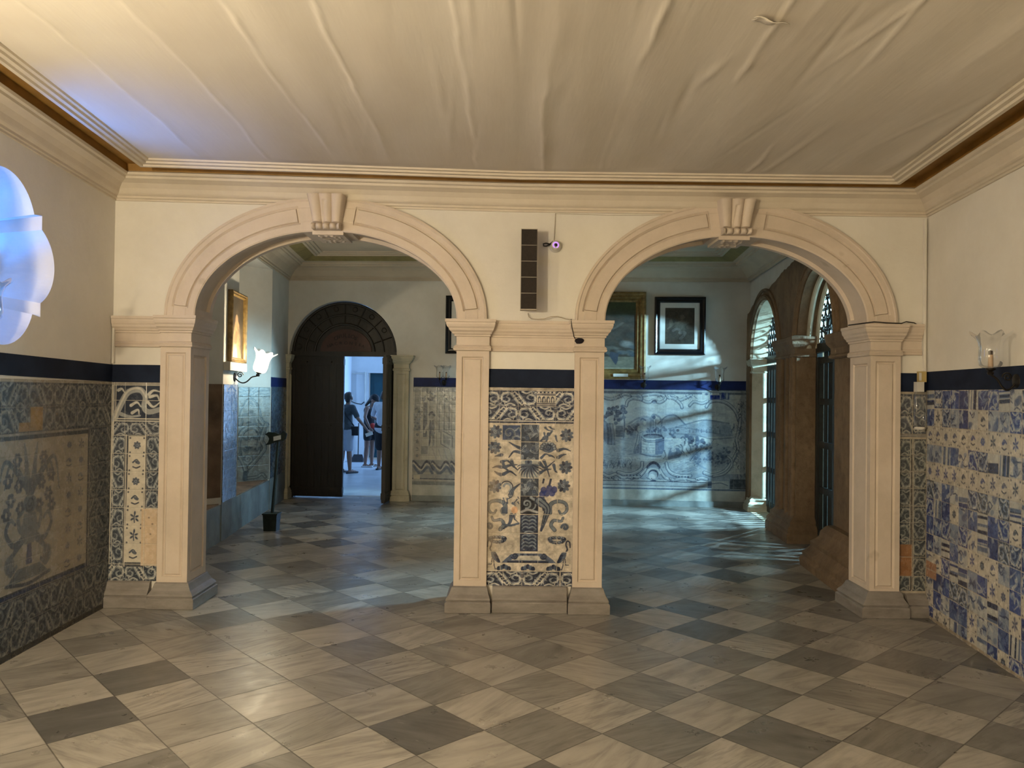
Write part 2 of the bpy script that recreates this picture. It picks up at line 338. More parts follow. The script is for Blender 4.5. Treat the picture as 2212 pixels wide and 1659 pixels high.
# ------------------------------------------------------------------ structure: front room
def xl(y): return -3.02-.0234*(y-4.62)
def xr(y): return 3.02+.107*(y-4.62)
YB = -6.0; YW = 5.97
def clip(v,a,b): return max(a,min(b,v))
def zo(x,y): return .05*clip(-x/3,0,1)+.045*clip(5.9-y,0,2.2)*clip(-x/2.6,0,1)
def offs_poly(c, d):
    n = len(c); L = []
    for k in range(n):
        p, q = Vector(c[k]), Vector(c[(k+1)%n]); t = (q-p).normalized(); L.append((p+Vector((-t.y,t.x))*d, t))
    out = []
    for k in range(n):
        (p,t),(q,w) = L[k-1], L[k]; den = t.x*w.y-t.y*w.x; e = q-p; out.append(p+t*((e.x*w.y-e.y*w.x)/den))
    return out
def cornice(c, prof, gold, zf, mats, names):
    P = [offs_poly(c, d) for d,z in prof]; n = len(c); objs = []
    for k in range(n):
        if names[k] is None: continue
        s = MB(); N = 14
        for j in range(len(prof)-1):
            rows = []
            for jj in (j,j+1):
                a, b = P[jj][k], P[jj][(k+1)%n]
                rows.append([(*(a.lerp(b,i/N)), prof[jj][1]+zf(*(a.lerp(b,i/N)))) for i in range(N+1)])
            s.cur = 1 if j in gold else 0; s.grid(rows)
        objs.append(struct(s.build(names[k], mats)))
    return P[-1]
FR_ROOM = [(xl(YB),YB),(xr(YB),YB),(xr(YW)+.0,YW),(xl(YW),YW)]
PROF = [(0,3.035),(.012,3.036),(.012,3.050),(.024,3.054),(.024,3.070),(.036,3.076),(.045,3.084),(.050,3.092),(.062,3.120),(.090,3.152),(.128,3.168),(.140,3.172),(.144,3.188),(.164,3.193),(.170,3.210),(.155,3.222),
        (.155,3.275),(.345,3.275),(.345,3.190),(.375,3.187),(.380,3.200),(.410,3.200),(.415,3.213),(.440,3.214),(.445,3.226)]
cornice(FR_ROOM, PROF, (15,16,17), zo, [M['cornice'],M['gold']], ('trim_4','trim_3','trim_1','trim_2'))
cp = offs_poly(FR_ROOM, .444)
def build_ceiling():
    rnd = np.random.RandomState(3); nx, ny = 420, 260
    seams = [-2.2,-1.72,-1.26,-.84,-.27,.18,.63,1.1,1.61,2.12,2.55]
    def vn(y, seed, sc):   # 1d value noise
        r = np.random.RandomState(seed).rand(400)*2-1; q = y*sc+100; i = np.floor(q).astype(int); f = q-i; f = f*f*(3-2*f); return r[i%400]*(1-f)+r[(i+1)%400]*f
    X = np.zeros((ny,nx)); Y = np.zeros((ny,nx))
    A, B, C, D = [np.array(p) for p in cp]
    tt = np.concatenate([np.linspace(0,.62,60), np.linspace(.625,1,ny-60)])
    for j,t in enumerate(tt):
        l = D*t+A*(1-t); r = C*t+B*(1-t); sx = np.linspace(0,1,nx)
        X[j] = l[0]+(r[0]-l[0])*sx; Y[j] = l[1]+(r[1]-l[1])*sx
    Z = 3.226+.05*np.clip(-X/3,0,1)+.045*np.clip(5.9-Y,0,2.2)*np.clip(-X/2.6,0,1)
    for k,xk in enumerate(seams):
        xs = xk+.05*vn(Y,k*7+1,.5)+.016*vn(Y,k*7+2,2.3)+.006*vn(Y,k*7+8,8); rgt = 1.0 if xk < .0 else 1.6
        gate_ = np.clip(vn(Y,k*7+3,.9)*1.6+.55,.12,1)*np.clip(1.2+.6*vn(Y,k*7+6,4),.3,1.6)
        d = X-xs; Z -= .0065*rgt*gate_*np.where(d < 0, np.exp(-np.abs(d)/.007), np.exp(-np.abs(d)/.022)); Z -= .009*rgt*np.exp(-(d/.06)**2)*np.clip(vn(Y,k*7+4,.6),0,1)
        if k+1 < len(seams): f = np.clip((X-xk)/(seams[k+1]-xk),0,1); Z -= .006*np.sin(PI*f)*(1+.9*vn(Y,k*7+5,.5)); Z -= .003*rgt*np.sin(2*PI*f+2*vn(Y,k*7+9,.6))
    for q in range(46):    # short wrinkles
        wx, wy = rnd.uniform(-1.2,2.6), rnd.uniform(1.5,5.2); L, wd, am = rnd.uniform(.12,.6), rnd.uniform(.010,.04), rnd.uniform(-.007,.007)
        an = rnd.uniform(-.25,.1); u = (X-wx)-(Y-wy)*an; Z += am*np.exp(-(u/wd)**2-((Y-wy)/L)**2)
    fade = np.minimum.reduce([np.arange(nx)[None,:]+0*X, (nx-1-np.arange(nx))[None,:]+0*X, (ny-1-np.arange(ny))[:,None]+0*X]); fd = np.clip(fade/5,0,1)
    Z0 = 3.226+.05*np.clip(-X/3,0,1)+.045*np.clip(5.9-Y,0,2.2)*np.clip(-X/2.6,0,1); Z = Z0+(Z-Z0)*fd
    return struct(grid_mesh('ceiling', np.stack([X,Y,Z],-1), M['ceiling'], smooth=True))
def grid_mesh(name, P, mat, col=None, parent=None, smooth=False, skirt=None):
    ny, nx = P.shape[:2]; n = ny*nx; me = bpy.data.meshes.new(name)
    idx = np.arange(n).reshape(ny,nx); q = np.stack([idx[:-1,:-1],idx[:-1,1:],idx[1:,1:],idx[1:,:-1]],-1).reshape(-1,4)
    V = P.reshape(-1,3); cc = col.reshape(-1,3) if col is not None else None
    if skirt is not None:     # give the sheet its thickness: sides and a back
        bord = np.concatenate([idx[0,:],idx[1:,-1],idx[-1,-2::-1],idx[-2:0:-1,0]]); m = len(bord)
        V = np.concatenate([V, V[bord]+np.array(skirt)]); nb = n+np.arange(m)
        q = np.concatenate([q, np.stack([bord,np.roll(bord,-1),np.roll(nb,-1),nb],-1)])
        c4 = [nb[0], nb[nx-1], nb[nx-1+ny-1], nb[2*(nx-1)+ny-1]]; q = np.concatenate([q, np.array([c4])])
        if cc is not None: cc = np.concatenate([cc, np.tile(np.array([[.2,.17,.13]]),(m,1))])
    me.vertices.add(len(V)); me.vertices.foreach_set('co', V.astype(np.float32).ravel())
    me.loops.add(len(q)*4); me.loops.foreach_set('vertex_index', q.astype(np.int32).ravel())
    me.polygons.add(len(q)); me.polygons.foreach_set('loop_start', np.arange(0,len(q)*4,4,dtype=np.int32))
    me.update(calc_edges=True); me.validate()
    if smooth: me.polygons.foreach_set('use_smooth', np.ones(len(q),dtype=bool))
    if cc is not None:
        at = me.color_attributes.new('Col','FLOAT_COLOR','POINT'); at.data.foreach_set('color', np.concatenate([cc,np.ones((len(cc),1))],1).astype(np.float32).ravel())
    return link(name, me, mat, parent)
build_ceiling()
s = MB(); s.box(-9,4.3,-7,20.5,4.0,4.1); struct(s.build('roof_slab', M['plaster']))

# left wall with the quatrefoil window
dl = Vector((xl(YW)-xl(YB), YW-YB, 0)).normalized(); nl = Vector((-dl.y, dl.x, 0)); OL = Vector((xl(YB), YB, 0))
ac = (4.62-YB)/dl.y; zc = 2.425
def quatrefoil(k=1.0, n=12):
    q = []
    t1 = math.acos(.303/.324)
    q += [(.324*math.cos(t), .2+.325*math.sin(t)) for t in [PI/2-(PI/2-math.asin(.115/.325))*i/n for i in range(n+1)]]
    q += [(.39,.325),(.39,.235)]
    t0 = math.acos(.17/.32); q += [(.22+.32*math.cos(t), .277*math.sin(t)) for t in [t0-t0*i/n for i in range(1,n+1)]]
    top = q; full = top+[(x,-z) for x,z in top[::-1][1:]]
    full = full+[(-x,z) for x,z in full[::-1][1:-1]]
    return [(ac+x*k, zc+z*k) for x,z in full]
Ltot = (YW-YB)/dl.y+.3
def rect(a0,a1,b0,b1): return [(a0,b0),(a1,b0),(a1,b1),(a0,b1)]
struct(plate('wall_left', [rect(-.3,Ltot,-.1,4.0), quatrefoil()], .02, (OL,dl,(0,0,1),nl), M['plaster']))
struct(plate('wall_left_outer', [rect(-.3,Ltot,-.1,4.0), quatrefoil(.8)], .05, (OL+nl*.30,dl,(0,0,1),nl), M['plaster']))
q0, q1 = quatrefoil(), quatrefoil(.8)
w = MB(); w.grid([[OL+dl*a+Vector((0,0,b))+nl*(.0+.31*i) for a,b in qq] for i,qq in ((0,q0),(1,q1))], closev=True)
win = struct(w.build('window_1', M['plaster']))
w = MB(); pts = [OL+dl*a+Vector((0,0,b))+nl*.315 for a,b in quatrefoil(.80)]; w.tube(pts+[pts[0]], .018, 6); w.tube([OL+dl*ac+Vector((0,0,zc+.41))+nl*.32, OL+dl*ac+Vector((0,0,zc-.41))+nl*.32], .012, 6); w.tube([OL+dl*(ac-.42)+Vector((0,0,zc))+nl*.32, OL+dl*(ac+.42)+Vector((0,0,zc))+nl*.32], .012, 6)
w.build('window_frame', M['whiteplastic'], win)
plate('window_pane', [quatrefoil(.80)], .006, (OL+nl*.317,dl,(0,0,1),nl), M['pane'], win)
# right wall, rear wall
dr = Vector((xr(YW)-xr(YB), YW-YB, 0)).normalized(); nr = Vector((dr.y,-dr.x,0)); OR_ = Vector((xr(YB),YB,0))
s = MB(); p, q = OR_-dr*.3, OR_+dr*((YW-YB)/dr.y+.3)
s.add([p,q,q+nr*.25,p+nr*.25]+[v+Vector((0,0,4)) for v in (p,q,q+nr*.25,p+nr*.25)], [(0,1,2,3),(7,6,5,4),(0,4,5,1),(1,5,6,2),(2,6,7,3),(3,7,4,0)]); struct(s.build('wall_right', M['plaster']))
s = MB(); s.box(-3.2,2.4,YB-.2,YB,0,4); struct(s.build('wall_rear', M['basestone']))
# the arcade wall with its two openings
ZS = 2.205; CL, CR = -1.423, 1.698
lo = [(-3.5,0),(-2.66,0)]+arch_loop(CL-1.212,CL+1.212,ZS,ZS+.001,.905)[::-1]+[(-.184,0),(.482,0)]+arch_loop(CR-1.212,CR+1.212,ZS,ZS+.001,.905)[::-1]+[(2.938,0),(3.9,0),(3.9,4),(-3.5,4)]
struct(plate('wall_arcade', [lo], .28, ((0,YW,0),(1,0,0),(0,0,1),(0,1,0)), M['plaster']))
# dado bands
def zdl(y): return .016*clip(5.9-y,0,2.5)
s = MB(); ys = [YB+(YW-YB)*i/12 for i in range(13)]
s.grid([[OL+dl*((y-YB)/dl.y)-nl*off+Vector((0,0,z+zdl(y))) for y in ys] for off,z in ((0,1.700),(.004,1.700),(.004,1.832),(0,1.832))]); struct(s.build('trim_5', M['navy']))
s = MB(); s.grid([[OR_+dr*((y-YB)/dr.y)-nr*off+Vector((0,0,z)) for y in ys] for off,z in ((0,1.712),(.004,1.712),(.004,1.853),(0,1.853))]); struct(s.build('trim_6', M['navy']))
s = MB(); s.box(-3.049,-2.66,5.964,5.972,1.697,1.832); struct(s.build('trim_7', M['navy']))
s = MB(); s.box(-.178,.474,5.964,5.972,1.694,1.835); struct(s.build('trim_8', M['navy']))
s = MB(); s.box(2.945,3.163,5.964,5.972,1.70,1.842); struct(s.build('trim_9', M['navy']))

# ------------------------------------------------------------------ structure: far room
FAR = [(-2.98,6.25),(3.03,6.25),(3.505,11.6),(-3.46,12.05)]
FP = [(0,3.345),(.02,3.347),(.02,3.372),(.035,3.376),(.035,3.40),(.055,3.41),(.07,3.43),(.11,3.485),(.16,3.52),(.215,3.538),(.22,3.555),(.245,3.56),(.25,3.585),(.30,3.60),(.48,3.66),(.48,3.64),(.52,3.636),(.525,3.655),(.565,3.655),(.57,3.672),(.61,3.672),(.615,3.69)]
cornice(FAR, FP, (13,), lambda x,y: 0, [M['farcornice'],M['fargold']], ('trim_10','trim_11','trim_12','trim_13'))
fc = offs_poly(FAR, .612); struct(link('ceiling_far', new_mesh('ceiling_far', [(p.x,p.y,3.69) for p in fc], [(0,3,2,1)]), M['farcornice']))
FO = Vector((-3.46,12.05,0)); fu = Vector((3.505+3.46,11.6-12.05,0)).normalized(); fn = Vector((-fu.y,fu.x,0))
def fw(x): return (x+3.46)/fu.x            # world x -> distance along far wall
def fpt(a, z, d=0): return FO+fu*a-fn*d+Vector((0,0,z))   # d = distance in front of the far wall
da0, da1 = fw(-3.435), fw(-1.765)
lo = [(-.6,0)]+arch_loop(da0,da1,0,2.215,.825)[::-1]+[(7.6,0),(7.6,4),(-.6,4)]
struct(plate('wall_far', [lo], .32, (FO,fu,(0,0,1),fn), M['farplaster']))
s = MB(); P0 = [fpt(a,z,d) for z,d in ((1.735,0),(1.735,.004),(1.872,.004),(1.872,0)) for a in (fw(-1.5),fw(3.47))]
s.grid([[P0[0],P0[1]],[P0[2],P0[3]],[P0[4],P0[5]],[P0[6],P0[7]]]); struct(s.build('trim_14', M['farnavy']))
# skirting of limewashed stone and a low plinth under the murals
s = MB()
for (z0,z1,d,nm,mt) in ((0,.085,.03,'baseboard_far','bluewash'),(.085,.24,.012,'trim_20','palewash')):
    s = MB(); s.add([fpt(a,z,dd) for dd in (d,-.01) for z in (z0,z1) for a in (fw(-1.5),fw(3.47))], [(0,1,3,2),(2,3,7,6),(0,2,6,4),(1,5,7,3)]); struct(s.build(nm, M[mt]))
# left side of the far room: piers and splayed niches
LF = [(-2.99,6.2),(-3.035,6.9),(-3.5,7.3),(-3.55,8.12),(-3.147,8.52),(-3.202,9.13),(-3.62,9.5),(-3.72,10.5),(-3.357,10.89),(-3.46,12.05),(-3.47,12.2)]
s = MB(); s.grid([[(x,y,z) for x,y in LF] for z in (0,.42,1.2,2.2,4.0)]); 
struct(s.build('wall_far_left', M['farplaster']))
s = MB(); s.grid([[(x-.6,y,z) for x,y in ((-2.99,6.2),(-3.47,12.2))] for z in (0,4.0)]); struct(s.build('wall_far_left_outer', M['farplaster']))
# upper lintels closing the niches under the cornice
s = MB()
for a,b,c,d in ((1,2,3,4),(5,6,7,8)): s.prism([LF[a],LF[b],LF[c],LF[d]], lambda x,y: (x,y,3.33), lambda x,y: (x,y,3.42))
struct(s.build('trim_15', M['farplaster']))
# window seats in the niches and the limewashed foot of the wall
s = MB()
for a,b,c,d in ((1,2,3,4),(5,6,7,8)): s.prism([LF[a],LF[b],LF[c],LF[d]], lambda x,y: (x,y,0), lambda x,y: (x,y,.40)); 
struct(s.build('trim_16', M['bluewash']))
s = MB()
for a,b,c,d in ((1,2,3,4),(5,6,7,8)):
    s.prism([LF[a],LF[b],LF[c],LF[d]], lambda x,y: (x-.02,y,.40), lambda x,y: (x-.02,y,.412))
struct(s.build('trim_17', M['ledge']))
s = MB()
for (a,b) in ((0,1),(4,5),(8,9)):
    (x0,y0),(x1,y1) = LF[a],LF[b]; s.prism([(x0-.02,y0),(x0+.008,y0),(x1+.008,y1),(x1-.02,y1)], lambda x,y: (x,y,0), lambda x,y: (x,y,.42))
struct(s.build('baseboard_left', M['bluewash']))
# navy strips on the piers
s = MB(); x0,y0 = LF[8]; x1,y1 = LF[9]; s.prism([(x0-.02,y0),(x0+.006,y0),(x1+.006,y1),(x1-.02,y1)], lambda x,y: (x,y,1.70), lambda x,y: (x,y,1.835)); struct(s.build('trim_18', M['farnavy']))
# right side: plaster wall behind the stone portal
RO = Vector((3.505,11.6,0)); ru = Vector((3.03-3.505,6.25-11.6,0)).normalized(); rn = Vector((-ru.y,ru.x,0))
if rn.x < 0: rn = -rn
def rpt(a,z,d=0): return RO+ru*a+rn*d+Vector((0,0,z))    # d = outwards
H1 = (.24,1.88,2.17,.78); H2 = (2.72,4.06,2.20,.80)
lo = [(-.3,0)]+arch_loop(H1[0]-.1,H1[1]+.1,0,H1[2],H1[3]+.1)[::-1]+arch_loop(H2[0]-.1,H2[1]+.1,0,H2[2],H2[3]+.1)[::-1]+[(5.31,0),(5.31,4),(-.3,4)]
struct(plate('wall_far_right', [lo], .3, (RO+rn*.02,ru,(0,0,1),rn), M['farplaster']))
s = MB(); s.add([rpt(a,.004,d) for d in (-.05,.55) for a in (.1,1.9)], [(0,1,3,2)]); s.add([rpt(a,.004,d) for d in (.1,.55) for a in (2.7,4.1)], [(0,1,3,2)]); struct(s.build('threshold', M['threshold']))
s = MB(); s.prism([(4.95,12.3),(5.15,12.1),(9.2,16.4),(9.0,16.6)], lambda x,y:(x,y,-.1), lambda x,y:(x,y,2.55)); struct(s.build('gate_view_screen', M['sandstone']))  # added screen outdoors, hides bright sky so the near gate's gaps look dark

# ------------------------------------------------------------------ structure: hall behind the door
s = MB(); s.box(-4.1,-3.88,12.4,19.3,0,4); struct(s.build('wall_hall_left', M['hallwhite']))
hx0, hx1 = -3.47, -1.2
s = MB(); s.box(-4.1,hx0,18.9,19.1,0,4); s.box(hx0,hx1,18.9,19.1,2.13,4); s.box(hx1,2.2,18.9,19.1,0,4); struct(s.build('wall_hall_end', M['hallwhite']))
s = MB(); s.box(2.0,2.2,12.4,19.1,0,4); struct(s.build('wall_hall_right', M['hallwhite']))
s = MB(); s.box(-3.75,-3.47,18.86,18.92,0,2.16); s.box(hx0,hx1,18.86,18.92,2.10,2.17); struct(s.build('trim_19', M['hallwhite']))
s = MB(); s.box(hx0+.02,hx1,19.02,19.06,.05,2.1); s.box(hx0+.12,hx0+.5,19.0,19.02,.2,1.9); s.box(hx0+.6,hx0+1.1,19.0,19.02,.2,1.9); struct(s.build('door_2', M['teal']))

# ------------------------------------------------------------------ the arcade: arch surrounds, pilasters, impost blocks
def panel_face(bm, pick, margin, steps):
    """stepped sunk panel on one face of a bmesh"""
    f = max((f for f in bm.faces if pick(f)), key=lambda f: f.calc_area())
    bmesh.ops.inset_region(bm, faces=[f], thickness=margin, depth=0)
    for th, dp in steps: bmesh.ops.inset_region(bm, faces=[f], thickness=th, depth=dp)
def pilaster(name, label, x0, x1, y0, y1, zb, zt, reveal, capx=(.068,.068), basex=(.055,.055), group=None, root=None, trim=None, basem=None, base_h=.19, capprof=None):
    trim = trim or M['trimstone']; basem = basem or M['basestone']
    t = thing(name, label, 'pilaster', ((x0+x1)/2,(y0+y1)/2,0), group)
    bm = bmesh.new(); bmesh.ops.create_cube(bm, size=1); 
    for v in bm.verts: v.co = Vector(((x0+x1)/2+v.co.x*(x1-x0), (y0+y1)/2+v.co.y*(y1-y0), (zb+zt)/2+v.co.z*(zt-zb)))
    bm.normal_update()
    st = [(.012,-.013),(.007,0),(.016,.010)]; mg = (x1-x0)*.24
    panel_face(bm, lambda f: f.normal.y < -.9, mg, st)
    if reveal: panel_face(bm, lambda f: f.normal.x*reveal > .9, .075, st)
    me = bpy.data.meshes.new('shaft'); bm.to_mesh(me); bm.free(); link('shaft', me, trim, t)
    s = MB(); cprof = capprof or [(.002,0),(.018,.006),(.022,.018),(.016,.024),(.020,.030),(.012,.040),(.002,.046),(.002,.108),(.014,.113),(.014,.124),(.026,.130),(.030,.142),(.046,.156),(.050,.170),(.060,.182),(.066,.200),(.066,.212),(.073,.218),(.073,.238)]
    P = [[(x0-capx[0]/.073*o, y0-o, zt+z),(x1+capx[1]/.073*o, y0-o, zt+z),(x1+capx[1]/.073*o, y1+.01, zt+z),(x0-capx[0]/.073*o, y1+.01, zt+z)] for o,z in cprof]
    b = len(s.v); s.grid(P, closev=True); k = b+(len(P)-1)*4; s.f += [(b+3,b+2,b+1,b),(k,k+1,k+2,k+3)]; s.mi += [0,0]
    s.build('capital', trim, t)
    s = MB(); bprof = [(.062,0),(.066,.004),(.066,.074),(.060,.082),(.054,.084),(.056,.092),(.060,.098),(.052,.112),(.034,.134),(.022,.160),(.014,base_h-.008),(.006,base_h)]
    P = [[(x0-basex[0]/.066*o, y0-o, z),(x1+basex[1]/.066*o, y0-o, z),(x1+basex[1]/.066*o, y1+o, z),(x0-basex[0]/.066*o, y1+o, z)] for o,z in bprof]
    b = len(s.v); s.grid(P, closev=True); k = b+(len(P)-1)*4; s.f += [(b+3,b+2,b+1,b),(k,k+1,k+2,k+3)]; s.mi += [0,0]
    s.build('base', basem, t)
    return t
ZC = ZS-.238
pilaster('pilaster','cream panelled pilaster at left end of the arcade beside the left corner',-2.668,-2.438,5.93,6.29,.19,ZC,1,(.03,.062),(.05,.075),'arcade pilasters')
pilaster('pilaster','cream panelled pilaster on the left edge of the central tiled pier',-.424,-.176,5.93,6.29,.19,ZC,-1,(.085,.050),(.06,.035),'arcade pilasters')
pilaster('pilaster','cream panelled pilaster on right edge of the central pier, with dark hole in its capital',.474,.697,5.93,6.29,.19,ZC,1,(.045,.066),(.035,.055),'arcade pilasters')
pilaster('pilaster','cream panelled pilaster at right end of the arcade beside the right corner',2.718,2.946,5.93,6.29,.17,ZC,-1,(.075,.03),(.08,.05),'arcade pilasters')
def impost(label, x0, x1, zt=ZS-.002):
    t = thing('impost_block', label, 'moulding', ((x0+x1)/2,5.97,zt-.24), 'impost blocks between the pilasters')
    prof = [(.010,0),(.024,.006),(.026,.018),(.020,.024),(.024,.030),(.016,.040),(.008,.046),(.008,.108),(.018,.113),(.018,.124),(.030,.130),(.034,.142),(.048,.156),(.052,.170),(.060,.182),(.066,.200),(.066,.212),(.072,.218),(.072,.236)]
    s = MB(); s.grid([[(x0,5.975,zt-.238+z),(x0,5.972-o*.75,zt-.238+z),(x1,5.972-o*.75,zt-.238+z),(x1,5.975,zt-.238+z)] for o,z in prof])
    s.add([(x0,5.975,zt-.002),(x0,5.972-.054,zt-.002),(x1,5.972-.054,zt-.002),(x1,5.975,zt-.002)],[(0,1,2,3)])
    s.build('entablature', M['trimstone'], t); return t
impost('cream impost moulding across the central pier, under the speaker', -.176, .474)
impost('cream impost moulding running from left pilaster into the left corner', -3.045, -2.668)
impost('cream impost moulding running from right pilaster into the right corner', 2.946, 3.12, ZS+.01)
def plinth(label, x0, x1, y0=5.955, h=.19):
    t = thing('plinth_block', label, 'plinth', ((x0+x1)/2,5.97,0), 'plinth blocks under the tiles')
    s = MB(); prof = [(.066,0),(.070,.004),(.070,.074),(.064,.082),(.058,.084),(.060,.092),(.064,.098),(.056,.112),(.038,.134),(.026,.160),(.018,h-.008),(.008,h)]
    s.grid([[(x0,5.98,z),(x0,y0-o,z),(x1,y0-o,z),(x1,5.98,z)] for o,z in prof]); s.add([(x0,5.98,h),(x0,y0-.008,h),(x1,y0-.008,h),(x1,5.98,h)],[(0,1,2,3)])
    s.build('block', M['basestone'], t)
plinth('worn grey stone plinth under the central tile panel', -.130, .432)
plinth('worn grey stone plinth at foot of the narrow left tile panel', -3.046, -2.722)
plinth('worn grey stone plinth in the right corner beside the right pilaster', 3.0, 3.150, 5.955, .17)

def arch_surround(label, cx):
    t = thing('arch_surround', label, 'arch', (cx,6.1,ZS), 'arch surrounds of the arcade')
    ai, bi, ao, bo = .995, .662, 1.226, .922
    base = [(1,5.985),(1,5.932),(.93,5.928),(.90,5.934),(.78,5.934),(.72,'g'),(.69,5.931),(.32,5.931),(.29,'g'),(.23,5.934),(.04,5.933),(0,5.94),(0,5.985),('r',5.995),('r',6.215),(0,6.225),(0,6.28),(1,6.28)]
    def row(th, mode):
        out = []
        for k,(tt,y) in enumerate(base):
            if y == 'g': y = 5.948 if mode != 'flat' else 5.934
            elif mode == 'end' and k in (6,7): y = 5.948
            if tt == 'r': tt = .11 if mode != 'flat' else 0
            a, b = ai+(ao-ai)*tt, bi+(bo-bi)*tt
            out.append((cx+a*math.cos(th), y, ZS+b*math.sin(th)))
        return out
    R = []
    for p0,p1,e0,e1 in ((.085,PI/2-.19,0,PI/2),(PI/2+.19,PI-.085,PI/2,PI)):
        R.append(row(e0,'flat')); R.append(row(p0,'flat')); R.append(row(p0+.001,'end')); R.append(row(p0+.014,'end')); R.append(row(p0+.018,'panel'))
        for i in range(1,30): R.append(row(p0+.018+(p1-p0-.036)*i/30,'panel'))
        R.append(row(p1-.018,'panel')); R.append(row(p1-.014,'end')); R.append(row(p1-.001,'end')); R.append(row(p1,'flat')); R.append(row(e1,'flat'))
    s = MB(); s.grid(R, closev=True); b = 0; m = len(base); k = (len(R)-1)*m; s.f += [tuple(range(m)), tuple(range(k+m-1,k-1,-1))]; s.mi += [0,0]
    s.build('archivolt', M['trimstone'], t, smooth=True, ang=18)
    # scrolled keystone
    kx = cx+.008 if cx < 0 else cx-.022; zt, zb = 3.122, 2.868; s = MB(); P = []; nk = 40
    for i in range(nk+1):
        u = i/nk; z = zt+(zb-zt)*u; hw = .142-.040*u**.8 if u < .82 else .104
        f = .150-.085*(u/.82)**.75 if u < .82 else .065+.035*max(0,math.sin(PI*(u-.82)/.18))**.6
        row_ = [(kx-hw, 5.96, z)]
        for j in range(49):
            x = -1+2*j/48; lobe = abs(math.cos(x*PI*1.5)); r = .030*(lobe**.6)
            mid = -.016*math.exp(-((x+.10+.25*(u-.4))/.10)**2) if .15 < u < .8 else 0
            edge_ = 0 if abs(x) < .93 else -.02
            yy = 5.925-f*.8-r+.02-mid+.0-edge_
            if u > .80: yy = 5.925-f*.7-.034*abs(math.cos(x*PI*2))**.5+.012
            if .795 < u < .825: yy += .022
            row_.append((kx+hw*x, yy, z))
        row_.append((kx+hw, 5.96, z)); P.append(row_)
    s.grid(P); s.add(P[0], [tuple(range(len(P[0])))]); s.add(P[-1], [tuple(range(len(P[-1])))])
    s.build('keystone', M['trimstone'], t, smooth=True, ang=50)
    # carved slab on the underside of the crown
    s = MB(); hw = .118; s.box(kx-hw,kx+hw,5.935,6.275,2.838,2.90); s.build('soffit_slab', M['trimstone'], t)
    s = MB(); rnd = random.Random(int(cx*100)); P = []
    for i in range(31):
        r_ = []
        for j in range(31):
            a, b = i/30, j/30; h = .009*(math.sin(a*16+3*math.sin(b*9))*math.sin(b*14+2*math.sin(a*7))); h = max(h,-.004)
            if i in (0,30) or j in (0,30): h = -.004
            r_.append((kx-.085+.17*a, 5.955+.29*b, 2.835-h))
        P.append(r_)
    s.grid(P); s.build('soffit_carving', M['trimstone'], t, smooth=True)
arch_surround('left cream arch, the one framing the dark wooden door', CL)
arch_surround('right cream arch, the one framing the iron gates', CR)

# ------------------------------------------------------------------ painted tiles: a small brush that paints colour attributes
NR = np.random.RandomState(5)
def vnoise(ny, nx, sy, sx, seed):
    r = np.random.RandomState(seed); gy, gx = int(ny/sy)+3, int(nx/sx)+3; G = r.rand(gy,gx)
    y = np.arange(ny)/sy; x = np.arange(nx)/sx; i = y.astype(int); j = x.astype(int); fy = (y-i)[:,None]; fx = (x-j)[None,:]
    fy = fy*fy*(3-2*fy); fx = fx*fx*(3-2*fx); a = G[i][:,j]; b = G[i][:,j+1]; c = G[i+1][:,j]; d = G[i+1][:,j+1]
    return (a*(1-fx)+b*fx)*(1-fy)+(c*(1-fx)+d*fx)*fy
GW = (.56,.53,.48); GW2 = (.47,.44,.39); DK = (.022,.030,.062); MD = (.075,.10,.15); LT = (.22,.255,.30); NV = (.020,.035,.17); BL = (.08,.13,.33); PB = (.30,.36,.46); GROUT = (.50,.46,.39)
